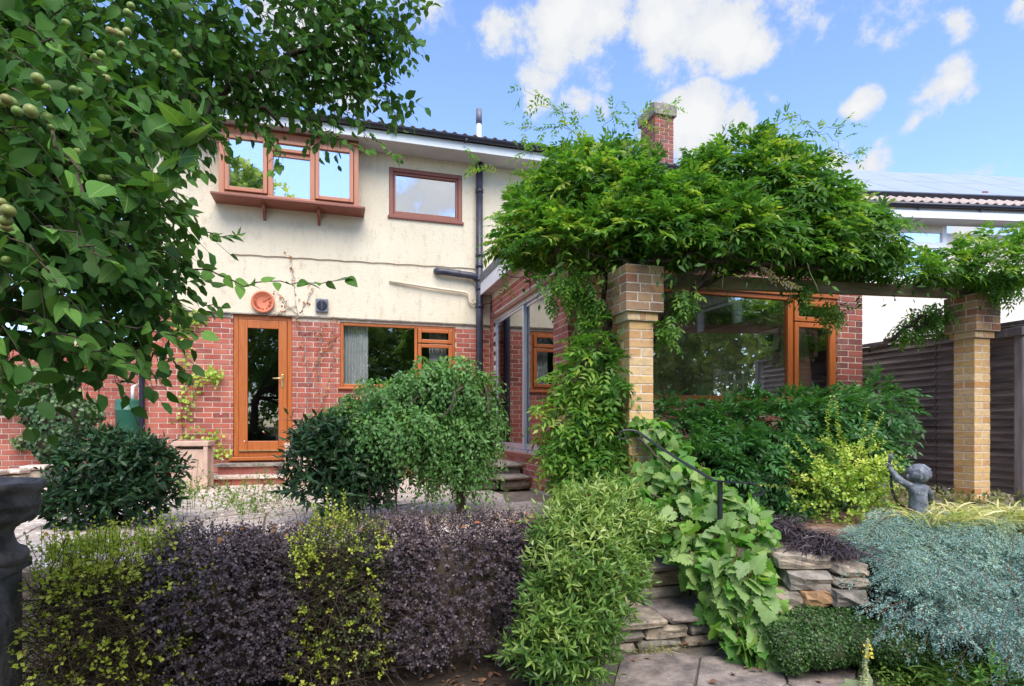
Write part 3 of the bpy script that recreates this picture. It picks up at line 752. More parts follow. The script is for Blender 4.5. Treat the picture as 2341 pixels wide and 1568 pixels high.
t_ = curtain(k0+.05, k0+.42, yk+.16, kz0-.1, kz1, M['curtain'], None); tag(t_, 'white pleated curtain hanging inside the left of the kitchen window', 'curtain')
t_ = curtain(k1-.38, k1-.1, yk+.18, kz0-.1, kz1, M['curtain'], None, 6); tag(t_, 'white curtain gathered inside the right of the kitchen window', 'curtain')

# small upstairs window
s0, s1, sz0, sz1 = sw; ysw = YF+.03
w_ = MB(); rect_frame(w_, s0+.003, s1-.003, ysw-.05, ysw+.05, sz0, sz1, .06); swo = w_.build('window', M['rose'], hs, bev=.006)
w_ = MB(); rect_frame(w_, s0+.066, s1-.066, ysw-.03, ysw+.03, sz0+.062, sz1-.062, .035); w_.build('inner_frame', M['rose'], swo, bev=.005)
pane('pane', s0+.1, s1-.1, ysw, sz0+.096, sz1-.096, M['g_hi'], swo)
MB().box(s0+.1, s1-.1, ysw+.10, ysw+.13, sz1-.22, sz1-.07).build('blind', plain('dark_blind', (.10,.09,.11), (.08,.07,.09), .8), swo)
MB().box(s0-.02, s1+.02, YF-.055, ysw-.052, sz0-.03, sz0+.012).build('sill', M['rosex'], swo, bev=.006)

# oriel bay of three lights with a board below on two brackets
by0 = YF-.30; x0, x1 = bayb; z0 = baz; z1 = 4.90
by = MB(); by.box(x0, x0+.07, by0, YF-.024, z0, z1).box(x1-.07, x1, by0, YF-.024, z0, z1)
mxs = [x0+(x1-x0)*k for k in (.355, .655)]
by.box(x0+.07, x1-.07, by0, by0+.06, z0, z0+.06).box(x0+.07, x1-.07, by0, by0+.06, z1-.10, z1)
for mx_ in mxs: by.box(mx_-.035, mx_+.035, by0, by0+.06, z0+.06, z1-.10)
bay = by.build('bay_window', M['bay'], hs, bev=.006)
MB().box(x0+.002, x1-.002, by0+.002, YF-.024, z1+.001, 4.938).build('bay_top', M['rosex'], bay)
ztr = onY(665,352,by0).z
sash(x0+.075, mxs[0]-.04, by0+.005, z0+.065, z1-.105, M['bay'], M['bay'], hs, M['g_hi'])
sash(mxs[1]+.04, x1-.075, by0+.005, z0+.065, z1-.105, M['bay'], M['bay'], hs, M['g_hi'])
sash(mxs[0]+.04, mxs[1]-.04, by0+.005, ztr+.01, z1-.105, M['bay'], M['bay'], hs, M['g_hi'], w=.045, name='fanlight')
MB().box(mxs[0]+.035, mxs[1]-.035, by0+.01, by0+.05, ztr-.05, ztr+.005).build('transom', M['bay'], bay, bev=.005)
pane('pane', mxs[0]+.035, mxs[1]-.035, by0+.03, z0+.06, ztr-.05, M['g_hi'], bay)
MB().box(x0-.09, x1+.09, by0-.10, YF-.024, z0-.035, z0-.001).build('bay_sill', M['rosex'], hs, bev=.006)
for fx in (.30, .70):
    xx = x0+(x1-x0)*fx; g = MB(); g.add([(xx-.02,YF-.024,z0-.036),(xx-.02,YF-.28,z0-.036),(xx-.02,YF-.26,z0-.075),(xx-.02,YF-.10,z0-.13),(xx-.02,YF-.024,z0-.22),
       (xx+.02,YF-.024,z0-.036),(xx+.02,YF-.28,z0-.036),(xx+.02,YF-.26,z0-.075),(xx+.02,YF-.10,z0-.13),(xx+.02,YF-.024,z0-.22)],
       [(0,1,2,3,4),(9,8,7,6,5),(0,5,6,1),(1,6,7,2),(2,7,8,3),(3,8,9,4),(4,9,5,0)]); g.build('bracket', M['rosex'], hs)

# ---- pipes and fittings on the facade
yp = YF-.105
px_ = onY(1096,500,yp).x
sp = MB().tube([(px_, yp, .05), (px_, yp, 4.935)], .055, 16).build('soil_pipe', M['pipe'], hs, True)
for V in (437, 583, 608, 640, 660, 700):
    z = onY(1096, V, yp).z; MB().tube([(px_, yp, z-.03), (px_, yp, z+.03)], .064, 16).build('collar', M['pipe'], sp, True)
zb = onY(1050,628,yp).z; bx = onY(1000,628,yp).x
MB().tube([(bx, YF-.02, zb+.05), (bx, yp+.02, zb+.04), (bx+.04, yp, zb+.03), (bx+.1, yp, zb+.03), (px_-.12, yp, zb), (px_-.02, yp, zb-.05)], .052, 14).build('branch_pipe', M['pipe'], hs, True)
MB().tube([(bx+.33, yp, zb+.018), (bx+.345, yp, zb+.017)], .058, 14).build('collar', M['pipe'], hs, True)
cw_ = [(890,642,.03),(985,657,.05),(1064,668,.05),(1071,672,.05),(1073,690,.05),(1080,694,.05),(1092,694,.05)]
MB().tube([onY(U,V,YF-.022-d) for U, V, d in cw_], [.018,.02,.02,.02,.02,.02,.018], 10).build('waste_pipe', plain('cream_pipe', (.66,.58,.44), (.58,.50,.38), .5), hs, True)
cb = [onY(530+i*20, 580+ (i*20)*.0605+ (1.5 if i % 3 == 1 else 0), YF-.034) for i in range(29)]
MB().tube(cb, .006, 5).build('cable', plain('cable_sheath', (.24,.15,.10), None, .7), hs)
# left corner downpipe
dp = W(322, 800, 8.2); dpx = onY(324,800,YF-.08).x
MB().tube([(dpx, YF-.07, .05), (dpx, YF-.07, 4.9)], .034, 12).build('downpipe', plain('navy_downpipe', (.02,.025,.07), None, .4), hs, True)
# extractor vent
vc = onY(736, 699, YF-.03); ve = MB().box(vc.x-.088, vc.x+.088, YF-.075, YF-.024, vc.z-.098, vc.z+.098).build('wall_vent', M['vent'], hs, bev=.012)
MB().lathe([(.074,-.004),(.074,-.010),(.05,-.013)], (vc.x, YF-.0755, vc.z), 24, 'y').build('grille', M['black'], ve)
for i in range(9):
    z = vc.z-.06+i*.015; hw = math.sqrt(.07**2-(z-vc.z)**2); MB().box(vc.x-hw, vc.x+hw, YF-.094, YF-.089, z, z+.004).build('louvre', M['pipe'], ve)
MB().box(vc.x-.003, vc.x+.003, YF-.096, YF-.0945, vc.z-.072, vc.z+.072).build('bar', M['vent'], ve)
# terracotta clock
cc = onY(601, 690, YF-.06); ck = thing('wall_clock', cc, 'round terracotta wall clock with roman numerals above the brown door', 'clock'); Rk = .158
MB().lathe([(Rk*.93,.03),(Rk,.005),(Rk,-.012),(Rk*.95,-.024),(Rk*.86,-.026),(Rk*.80,-.014),(Rk*.78,-.010),(0.001,-.010)], cc, 40, 'y').build('face', M['terra'], ck, True)
for i, s in enumerate(('XII','I','II','III','IIII','V','VI','VII','VIII','IX','X','XI')):
    fc = bpy.data.curves.new('numeral', 'FONT'); fc.body = s; fc.size = .050; fc.align_x = 'CENTER'; fc.align_y = 'CENTER'; fc.extrude = .003; fc.materials.append(M['terra_d'])
    o = bpy.data.objects.new('numeral', fc); C.objects.link(o); a = math.radians(30*i)
    o.location = (cc.x+.098*math.sin(a), cc.y-.0145, cc.z+.098*math.cos(a)); o.rotation_euler = (PI/2, a, 0); bpy.context.view_layer.update()
    mm = bpy.data.meshes.new_from_object(o); o2 = link('numeral', mm, None, tuple(o.location), tuple(o.rotation_euler)); par(o2, ck); bpy.data.objects.remove(o)
for nm, a, l in (('hour_hand', 62, .05), ('minute_hand', 58, .085)):
    a = math.radians(a); MB().obox((cc.x, cc.y-.018, cc.z), (cc.x+l*math.sin(a), cc.y-.018, cc.z+l*math.cos(a)), .003, .006, (0,1,0)).build(nm, M['terra_d'], ck)

# ------------------------------------------------------------------ extension
ex = thing('extension', (4.3, 7.5, 0), 'single storey red brick extension with flat roof, sliding door and wide brown window', 'building')
XR2 = 6.34; ZT = 2.86
sd0, sd1, sdz0, sdz1 = 6.32, 8.93, .43, 2.45
wl, wr, wz0, wz1 = 2.95, 5.95, 1.09, 2.36
wc = MB(); wallcells(wc, 'y', YX+.0035, YF-.006, -.03, ZT, XE+.0035, XE+.24, [(sd0, sd1, sdz0, sdz1)])
wallcells(wc, 'x', XE+.241, XR2, -.03, ZT, YX+.0035, YX+.24, [(wl, wr, wz0, wz1)])
wc.box(XR2-.24, XR2-.001, YX+.241, YF-.006, -.03, 2.42)
exw = wc.build('brick_wall', M['mortar'], ex)
bs = lay(YX, YF-.004, .008, ZT-.03, [(sd0, sd1, sdz0-.04, sdz1+.05)], rb, off=.05)
put_bricks(bs, 'y', XE, -1, M['red'], M['red_i'], exw, rb, 170, 'red', lambda p: 9-p.y*.8+p.z*.5)
bs = lay(XE+.005, XR2, .008, ZT-.03, [(wl, wr, wz0-.05, wz1+.02)], rb, off=.08)
put_bricks(bs, 'x', YX, -1, M['dred'], M['dred_i'], exw, rb, 130, 'dred', lambda p: (5 if p.x > wr else 0)+(2 if p.z > 2.3 else 0)+p.z*.2)
# clerestory strip in the right wall
cs = MB(); cs.box(XR2-.24, XR2-.001, YX+.241, YF-.006, 2.79, ZT)
for y in (YX+.241, 7.02, 8.1, YF-.1): cs.box(XR2-.20, XR2-.03, y, y+.06, 2.42, 2.79)
cs.build('clerestory_frame', M['white'], ex); MB().box(XR2-.10, XR2-.09, YX+.3, YF-.1, 2.421, 2.789).build('pane', M['g_ext'], ex)
ins = MB(); ins.box(XE+.241, XE+.26, sd1+.01, YF-.01, .43, ZT-.05); ins.box(XE+.26, XR2-.25, YF-.06, YF-.024, .43, ZT-.05)
ins.box(XR2-.262, XR2-.242, YX+.26, YF-.07, .43, 2.41); ins.build('inner_wall', M['room'], ex)
MB().box(XE+.26, XR2-.27, YX+.25, YF-.07, .36, .425).build('inner_floor', plain('wood_floor', (.30,.20,.12), (.24,.15,.09), .4, 6), ex)
MB().box(XE+.25, XR2-.25, YX+.242, YF-.025, ZT-.045, ZT-.002).build('inner_ceiling', M['ceil'], ex)
# flat roof: white fascia, grey felt edge, soffit
rz = MB(); rz.box(XE-.17, XR2+.15, YX-.17, YF-.026, ZT+.24, ZT+.29); rz.box(XE-.20, XE-.17, YX-.20, YF-.03, ZT+.17, ZT+.295); rz.box(XE-.17, XR2+.18, YX-.20, YX-.17, ZT+.17, ZT+.295)
rz.build('felt_roof', plain('grey_felt', (.17,.18,.19), (.11,.12,.13), .85, 10, .4, 60), ex)
MB().box(XE-.19, XE-.172, YX-.19, YF-.03, ZT-.02, ZT+.169).box(XE-.172, XR2+.17, YX-.19, YX-.172, ZT-.02, ZT+.169).build('fascia', M['white'], ex)
MB().box(XE-.171, XR2+.16, YX-.171, YF-.03, ZT, ZT+.02).build('soffit', plain('old_soffit', (.42,.34,.32), (.30,.24,.23), .8, 12), ex)
# sliding door
xs_ = XE+.05
sf = MB()
sf.box(xs_-.03, xs_+.07, sd0, sd0+.03, sdz0+.04, sdz1); sf.box(xs_-.03, xs_+.07, sd1-.03, sd1, sdz0+.04, sdz1); sf.box(xs_-.03, xs_+.07, sd0+.03, sd1-.03, sdz1-.045, sdz1); sf.box(xs_-.04, xs_+.07, sd0, sd1, sdz0, sdz0+.04)
sdo = sf.build('sliding_door_frame', M['alu'], ex, bev=.004)
smid = 7.53
def slider(y0, y1, x, nm):
    m_ = MB(); m_.box(x, x+.03, y0, y0+.055, sdz0+.045, sdz1-.05); m_.box(x, x+.03, y1-.055, y1, sdz0+.045, sdz1-.05); m_.box(x, x+.03, y0+.055, y1-.055, sdz0+.045, sdz0+.12); m_.box(x, x+.03, y0+.055, y1-.055, sdz1-.085, sdz1-.05)
    o = m_.build(nm, M['alu'], ex, bev=.004); MB().box(x+.012, x+.018, y0+.055, y1-.055, sdz0+.12, sdz1-.085).build('pane', M['g_sl'], o)
slider(sd0+.032, smid+.03, xs_+.005, 'sliding_door'); slider(smid-.03, sd1-.032, xs_-.028, 'sliding_door')
MB().box(XE-.03, xs_-.032, sd0-.02, sd1+.02, sdz1+.002, sdz1+.05).build('head_timber', M['rosex'], ex)
MB().box(XE-.05, xs_-.042, sd0-.03, sd1+.03, sdz0-.045, sdz0-.002).build('sill', M['rosex'], ex, bev=.005)
n_ = 40; P = [(xs_+.20+.02*math.sin(i*1.3), 8.0+.012*i, z) for z in (.45, 2.4) for i in range(n_+1)]
tag(MB().add(P, [(i,i+1,n_+2+i,n_+1+i) for i in range(n_)]).build('curtain', M['curtain'], None, True), 'thin white curtain inside the aluminium sliding door', 'curtain')
tag(MB().add([(xs_+.14+.018*math.sin(i*1.1), 8.30+.014*i, z) for z in (.45, 2.4) for i in range(41)], [(i,i+1,42+i,41+i) for i in range(40)]).build('curtain', M['curtain'], None, True), 'white curtain drawn back at the far end inside the sliding door', 'curtain')
# the wide window
yw = YX+.06
w_ = MB(); rect_frame(w_, wl, wr, yw-.04, yw+.04, wz0, wz1, .055, .05); xmu = onY(1809,800,yw-.04).x
w_.box(xmu-.045, xmu+.03, yw-.04, yw+.04, wz0+.05, wz1-.055); wwo = w_.build('window', M['oak'], ex, bev=.006)
pane('pane', wl+.055, xmu-.045, yw-.008, wz0+.05, wz1-.055, M['g_ext'], wwo)
zt2 = onY(1860,738,yw-.04).z
sash(xmu+.032, wr-.056, yw-.03, zt2+.006, wz1-.057, M['oak'], M['oakx'], ex, M['g_ext'], .06, name='fanlight')
sash(xmu+.032, wr-.056, yw-.03, wz0+.052, zt2-.006, M['oak'], M['oakx'], ex, M['g_ext'], .06)
MB().box(wl-.03, wr+.02, YX-.06, yw-.042, wz0-.04, wz0-.001).build('sill', M['oakx'], ex, bev=.008)
MB().box(wl-.02, wr+.02, YX-.005, YX+.05, wz1+.002, 2.405).build('head_board', M['oakx'], ex)
# hanging basket bracket on the side wall
br = MB(); bc = onX(1210, 640, XE-.02); by_ = bc.y
br.tube([(XE-.012, by_, bc.z-.16), (XE-.012, by_, bc.z+.12)], .006, 6)
br.tube([(XE-.012, by_, bc.z-.02), (XE-.10, by_, bc.z+.03), (XE-.22, by_, bc.z+.02), (XE-.30, by_, bc.z+.04), (XE-.33, by_, bc.z+.08), (XE-.30, by_, bc.z+.11), (XE-.28, by_, bc.z+.08)], .005, 6)
tag(br.build('basket_bracket', M['iron']), 'scrolled black iron basket bracket on the extension wall above the sliding door', 'bracket')
br2 = MB(); q = onX(1122, 693, XE-.02)
br2.tube([(XE-.012, q.y, q.z-.14), (XE-.012, q.y, q.z+.10)], .006, 6); br2.tube([(XE-.012, q.y, q.z), (XE-.12, q.y, q.z-.02), (XE-.28, q.y, q.z-.02), (XE-.33, q.y, q.z+.02), (XE-.29, q.y, q.z+.045)], .005, 6)
tag(br2.build('basket_bracket', M['iron']), 'scrolled black iron bracket in the corner beside the soil pipe', 'bracket')
# side steps to the sliding door
ss = thing('side_steps', (1.9, 7.9, 0), 'two old stone steps rising to the aluminium sliding door', 'steps')
def rough_block(name, x0, x1, y0, y1, z0, z1, m, parent, r, j=.015, seg=5):
    """a rough hewn block: a subdivided box with its surface knocked about"""
    import bmesh
    b = bmesh.new(); bmesh.ops.create_cube(b, size=1); bmesh.ops.subdivide_edges(b, edges=b.edges[:], cuts=2, use_grid_fill=True)
    sx, sy, sz = x1-x0, y1-y0, z1-z0
    for v in b.verts:
        c = v.co.copy(); rr_ = (abs(c.x) > .49)+(abs(c.y) > .49)+(abs(c.z) > .49)
        v.co = Vector(((c.x)*sx, (c.y)*sy, (c.z)*sz))
        if rr_ >= 2: v.co *= (1-.03*rr_)
        v.co += Vector((r.uniform(-j,j), r.uniform(-j,j), r.uniform(-j,j)*.5))
        v.co += Vector(((x0+x1)/2, (y0+y1)/2, (z0+z1)/2))
    me = bpy.data.meshes.new(name); b.to_mesh(me); b.free(); me.materials.append(m); return link(name, me, parent)
rs = random.Random(31)
q = onX(1135,1070, 1.5)
rough_block('tread', 1.70, XE-.01, 7.35, 8.45, .25, .30, M['stone'], ss, rs, .006)
rough_block('riser', 1.76, XE-.012, 7.42, 8.38, .12, .25, M['grey'], ss, rs, .008)
rough_block('tread', 1.42, XE-.01, 7.00, 8.60, .12, .165, M['stone'], ss, rs, .006)
rough_block('riser', 1.48, 1.95, 7.07, 8.5, -.01, .12, M['grey'], ss, rs, .01)
rough_block('riser', 1.96, XE-.012, 7.07, 8.5, -.01, .12, M['stone'], ss, rs, .01)
# furniture glimpsed through the wide window
sb = thing('slatted_bench', (4.9, 6.4, .43), 'pale wooden slatted bench back seen inside through the wide window', 'bench')
bx_ = 4.9; y0b, y1b = 6.02, 6.78; zt_ = 1.55
MB().box(bx_-.035, bx_+.035, y1b, y1b+.07, .43, zt_).build('post', M['pale'], sb, bev=.005); MB().box(bx_-.035, bx_+.035, y0b-.07, y0b, .43, zt_).build('post', M['pale'], sb, bev=.005)
for i in range(4): MB().box(bx_-.015, bx_+.015, y0b, y1b, zt_-.09-i*.135, zt_-.05-i*.135).build('rail', M['pale'], sb)
for i in range(4): MB().box(bx_-.008, bx_+.008, y0b+.10+.16*i, y0b+.13+.16*i, zt_-.5, zt_-.09).build('slat', M['pale'], sb)
MB().box(bx_+.04, bx_+.42, y0b-.05, y1b+.05, .83, .87).build('seat', M['pale'], sb)
pc = onX(1757,779, XR2-.28); pf_ = thing('framed_picture', pc, 'small dark framed picture on the inner wall behind the wide window', 'picture')
MB().box(pc.x-.01, pc.x+.01, pc.y-.24, pc.y+.24, pc.z-.18, pc.z+.18).build('frame', M['rosex'], pf_); MB().box(pc.x-.014, pc.x-.0105, pc.y-.21, pc.y+.21, pc.z-.15, pc.z+.15).build('mount', M['white'], pf_)
MB().box(pc.x-.018, pc.x-.0145, pc.y-.11, pc.y+.11, pc.z-.08, pc.z+.08).build('print', M['black'], pf_)
tag(MB().box(5.65, 6.05, 7.3, 8.4, .43, 1.28).build('sideboard', plain('dark_cabinet', (.03,.03,.035), None, .5), None, bev=.01), 'dark low sideboard against the inner wall below the picture', 'sideboard')

# ------------------------------------------------------------------ brick pillars and beam
def pillar(x, y, zb, ncap, ztop_cap_bottom, label, r, key):
    t = thing('brick_pillar', (x+.11, y+.11, zb), label, 'pillar', 'pergola pillars'); S = .222
    z = ztop_cap_bottom-.075; rows = int((z-zb)/.075)
    MB().box(x+.0025, x+S-.0025, y+.0025, y+S-.0025, zb, z).build('shaft_core', M['mortar_b'], t)
    for i in range(rows+1): brick_ring(x, x+S, y, y+S, z-.075*(i+1)+.005, M['buff'], 'buff', t, r, i, .09)
    MB().box(x-.0255, x+S+.0255, y-.0255, y+S+.0255, z+.002, z+.070).build('neck_core', M['mortar_b'], t)
    brick_ring(x-.028, x+S+.028, y-.028, y+S+.028, z+.005, M['buff'], 'buff', t, r, 1, .09)
    w = .062
    MB().box(x-w+.0025, x+S+w-.0025, y-w+.0025, y+S+w-.0025, z+.0725, z+.075*(ncap+1)).build('cap_core', M['mortar_b'], t)
    for i in range(ncap): brick_ring(x-w, x+S+w, y-w, y+S+w, z+.075*(i+1)+.005, M['cap'], 'cap', t, r, i, .11)
    return t
p1 = W(1530*.6*.5715+1600*.5715, 1000, 4.9); p2 = W((3899)*.5715, 1000, 6.2)
pillar(p1.x, p1.y, -.1, 5, 1.74, 'nearer tall brick pillar with lichened cap, wisteria stems behind it', random.Random(12), 1)
pillar(p2.x, p2.y, .0, 5, 1.79, 'farther brick pillar standing before the dark lapped fence', random.Random(13), 2)
bm = MB(); ba = Vector((p1.x+.05, p1.y+.20, 2.06)); bb = Vector((p2.x+.30, p2.y+.13, 2.215))
bm.obox(ba, bb, .07, .115); tag(bm.build('pergola_beam', M['gwood'], bev=.006), 'weathered grey timber beam running between the two brick pillars', 'beam')
for f in ():                  # cross rafters under the wisteria, back to the extension
    a = ba.lerp(bb, f)+Vector((0, -.25, .09)); tag(MB().obox(a, a+Vector((0, 1.55, .10)), .05, .09).build('rafter', M['gwood'], bev=.005), 'weathered rafter hidden in the wisteria above the beam', 'rafter', 'rafters under the wisteria')

# ------------------------------------------------------------------ fence on the right
XF = 6.92; fz1 = 1.87
fn = thing('lapped_fence', (XF, 5.5, 0), 'dark weathered fence of overlapping boards behind the farther brick pillar', 'fence')
rfz = random.Random(6)
for p in range(3):
    ya, yb = 3.42+p*1.95, 3.42+(p+1)*1.95-.015
    for i in range(22):
        z = .06+i*.081; a, b = XF, XF+.018
        mb = MB(); dz = rfz.uniform(-.004,.004); dz2 = rfz.uniform(-.006,.006)
        mb.add([(a-.022,ya,z+dz),(a-.022,yb,z+dz2),(a+.022,yb,z+.095+dz2),(a+.022,ya,z+.095+dz),(a-.004,ya,z+dz),(a-.004,yb,z+dz2),(a+.030,yb,z+.095+dz2),(a+.030,ya,z+.095+dz)],
               [(0,1,2,3),(7,6,5,4),(0,4,5,1),(3,2,6,7),(0,3,7,4),(1,5,6,2)])
        mb.build('board', M['fence'], fn)
    MB().box(XF-.03, XF+.05, ya-.01, yb+.01, fz1-.005, fz1+.03).build('capping', M['post'], fn)
for y in (3.36, 5.36, 7.31, 9.2):
    MB().box(XF-.045 if y < 4 else XF+.032, XF+.05 if y < 4 else XF+.12, y-.045, y+.045, -.1, fz1+.02).build('post', M['post'], fn, bev=.008)
# chunky gate post at the right edge
q = onX(2322, 745, XF-.1); 
gp = thing('gate_post', (XF-.12, q.y, 0), 'grey split timber post with a short crosspiece at the right edge of the fence', 'post')
MB().box(XF-.18, XF-.08, q.y-.12, q.y-.03, -.1, q.z-.02).build('upright', M['post'], gp, bev=.012); MB().box(XF-.22, XF-.05, q.y-.14, q.y+.20, q.z-.12, q.z-.03).build('crosspiece', M['post'], gp, bev=.01)

# ------------------------------------------------------------------ neighbouring house on the right
nb = thing('neighbour_house', tuple(W(2200, 971, 12.5)), 'pale rendered house beyond the fence with white window and solar panels on its roof', 'house')
fw, rt = Vector((math.sin(AL), math.cos(AL), 0)), Vector((math.cos(AL), -math.sin(AL), 0))
ga = math.radians(5.2); nx_ = rt*math.cos(ga)+fw*math.sin(ga); ny_ = fw*math.cos(ga)-rt*math.sin(ga)      # along its front, and away from us
o0 = W(2130, 500, 12.0); o0.z = 0
def nbx(name, a0, a1, b0, b1, z0, z1, m, parent, bev=0):
    mb = MB(); P = [o0+nx_*a+ny_*b+Vector((0,0,z)) for z in (z0, z1) for a, b in ((a0,b0),(a1,b0),(a1,b1),(a0,b1))]
    mb.add(P, [(0,3,2,1),(4,5,6,7),(0,1,5,4),(1,2,6,5),(2,3,7,6),(3,0,4,7)]); return mb.build(name, m, parent, bev=bev)
# all at z measured at 12 m
zz = lambda V, t=12.0: .8+(HZ-V)/F*t
we = (-3.2, .62); wzt = zz(505, 12.35); wzb = wzt-1.25
for a0, a1, z0, z1 in ((-4.0,we[0],0,4.75),(we[1],7,0,4.75),(we[0],we[1],0,wzb),(we[0],we[1],wzt,4.75)): nbx('wall', a0, a1, .35, .6, z0-.8 if z0 == 0 else z0, z1+.06, M['nrender'], nb)
nbx('room', we[0]-.2, we[1]+.2, 3.0, 3.1, wzb-.3, wzt+.2, M['roomd'], nb)
fr = nbx('window', we[0], we[1], .33, .40, wzt-.09, wzt, M['white'], nb)
nbx('lintel', we[0]-.05, we[1]+.08, .30, .345, wzt+.002, wzt+.05, M['rosex'], nb)
nbx('jamb', we[1]-.09, we[1], .331, .401, wzb, wzt-.091, M['white'], fr); nbx('mullion', -.62, -.50, .331, .401, wzb, wzt-.091, M['white'], fr)
nbx('transom', -.499, we[1]-.091, .332, .402, wzt-.56, wzt-.44, M['white'], fr); nbx('bottom_rail', we[0], we[1]-.091, .332, .402, wzb, wzb+.08, M['white'], fr)
nbx('pane', -.499, we[1]-.091, .37, .375, wzt-.439, wzt-.092, M['g_hi'], fr); nbx('pane', -.499, we[1]-.091, .37, .375, wzb+.081, wzt-.561, M['g_hi'], fr); nbx('pane', we[0], -.621, .37, .375, wzb+.081, wzt-.092, M['g_hi'], fr)
ez = zz(472)
nbx('soffit', -4, 7, -.02, .349, zz(503, 12.05), zz(503, 12.05)+.03, M['soffit'], nb); nbx('fascia', -4, 7, -.05, -.021, zz(500), zz(484), M['white'], nb)
nbx('eave_board', -4, 7, -.02, .0, zz(483.9), zz(470), M['soffit'], nb)
gb = MB(); gb.tube([o0+nx_*-4+ny_*-.09+Vector((0,0,ez)), o0+nx_*7+ny_*-.09+Vector((0,0,ez))], .045, 10); gto = gb.build('gutter', M['black'], nb, True)
for a in (-1.7, -.35, 1.0, 2.35): nbx('gutter_bracket', a, a+.05, -.08, -.052, zz(482), ez-.03, M['black'], gto)
psl = math.radians(31)
def nroof(name, a0, a1, s0, s1, h0, h1, m, parent):
    P = [];
    for h in (h0, h1):
        for a, s in ((a0,s0),(a1,s0),(a1,s1),(a0,s1)):
            P.append(o0+nx_*a+ny_*(-.06+s*math.cos(psl)-h*math.sin(psl))+Vector((0,0,ez+.03+s*math.sin(psl)+h*math.cos(psl))))
    return MB().add(P, [(0,3,2,1),(4,5,6,7),(0,1,5,4),(1,2,6,5),(2,3,7,6),(3,0,4,7)]).build(name, m, parent)
nr_ = nroof('roof', -4, 7, 0, 4.0, -.08, -.01, M['tile'], nb)
tm = bpy.data.meshes.new('roof_tile'); P = []
for s in (0, .42):
    for j in range(7):
        a = j/6; z = .05*math.sin(PI*a)**2; P += [(a*.2, s, z), (a*.2, s, z-.018)]
f = []
for j in range(6):
    a, b = 2*j, 14+2*j; f += [(a,a+2,b+2,b),(a,a+1,a+3,a+2)]
tm.from_pydata(P, [], f); tm.materials.append(M['ntile']); tm.update()
Rm = Matrix((nx_, (ny_*math.cos(psl)+Vector((0,0,math.sin(psl)))), (-ny_*math.sin(psl)+Vector((0,0,math.cos(psl)))))).transposed()
for i in range(44):
    o = bpy.data.objects.new('tile', tm); C.objects.link(o); o.location = o0+nx_*(-3.2+.2*i)+ny_*(-.09)+Vector((0,0,ez+.035)); o.rotation_euler = Rm.to_euler(); par(o, nr_)
for row in range(2):
    for i in range(8):
        pn = nroof('solar_panel', -3.6+1.08*i, -3.6+1.08*i+1.06, .50+1.6*row, .50+1.6*row+1.58, .10, .14, M['panel'], nb)
nroof('panel_rail', -3.6, 5.0, .42, .50, .01, .13, M['black'], nb)
nbx('flue', 1.62, 1.72, .5, .6, 5.4, zz(408), M['rosex'], nb)
# low outbuilding roof of corrugated sheet seen over the fence
qs = W(2060, 790, 8.9)
cs_ = thing('outbuilding', (XF+.8, 8.6, 0), 'low lean-to with pale corrugated sheet roof beyond the dark fence', 'shed')
P = []; n_ = 60
for s in (0, 1):
    for i in range(n_+1): P.append((XF+.12+i*.04, 8.1+s*1.2, 2.06+s*.12+.018*math.sin(i*1.6)))
MB().add(P, [(i,i+1,n_+2+i,n_+1+i) for i in range(n_)]).build('corrugated_roof', M['white'], cs_)
MB().box(XF+.1, XF+2.5, 8.14, 8.17, 1.86, 2.03).build('fascia', M['vent'], cs_); MB().box(XF+.1, XF+2.5, 8.2, 8.3, -.1, 1.95).build('wall', M['pink'], cs_)
# walls and garden beyond (left)
bwl = thing('boundary_wall', (-5.2, 13.2, 0), 'red brick wall set back behind the green water butt', 'wall')
MB().box(-8, XL-.01, 12.706, 12.94, -.03, 2.35).build('wall_core', M['mortar'], bwl)
put_bricks(lay(-6.8, XL-.015, .008, 2.3, [], rb), 'x', 12.7, -1, M['red'], M['red_i'], bwl, rb, 200, 'red', lambda p: p.x)
wb = thing('water_butt', tuple(W(294, 971, 10.6))[:2]+(0,), 'green plastic water butt standing beside the corner downpipe', 'water butt')
wx, wy = wb.location.x, wb.location.y; zt_ = .8+(HZ-913)/F*10.6
MB().lathe([(.17,.0),(.185,.3),(.205,zt_-.22),(.213,zt_-.20),(.213,zt_-.175),(.205,zt_-.17),(.21,zt_-.06),(.20,zt_-.015),(.185,zt_),(.001,zt_+.012)], (wx, wy, 0), 32).build('barrel', M['green'], wb, True)
MB().tube([(wx+.05, wy+.05, zt_-.01), (wx+.05, wy+.05, zt_+.22), (wx+.05, wy+.3, zt_+.28)], .03, 10).build('filler_pipe', M['white'], wb, True)
wx0 = W(293, 971, 10.6)
sf_ = thing('slatted_fence', (-5.2, 8.7, 0), 'cream horizontal slat fence behind the ivy on the left', 'fence')
a, b = W(95, 971, 9.4), W(191, 971, 9.8)
for i in range(9):
    z = .30+i*.125; mb = MB(); mb.obox((a.x-.2, a.y, z+.05), (b.x, b.y, z+.05), .018, .10); mb.build('slat', M['slat'], sf_)
for p in (a, b-Vector((.4,0,0))): MB().box(p.x-.04, p.x+.04, p.y+.03, p.y+.11, 0, 1.45).build('post', M['slat'], sf_)
bpq = W(42, 971, 8.3)
bpr = thing('brick_pier', (bpq.x, bpq.y, 0), 'low red brick pier at the left below the ivy', 'pier')
MB().box(bpq.x-.30, bpq.x+.26, bpq.y+.004, bpq.y+.33, 0, .93).build('core', M['mortar'], bpr); rq = random.Random(3)
for i in range(12): brick_ring(bpq.x-.305, bpq.x+.265, bpq.y, bpq.y+.334, .01+.075*i, M['red'], 'red', bpr, rq, i, .09)
MB().box(bpq.x-.10, bpq.x+.06, bpq.y-.01, bpq.y+.2, .912, .98).build('cap_brick', M['terra'], bpr, bev=.004)
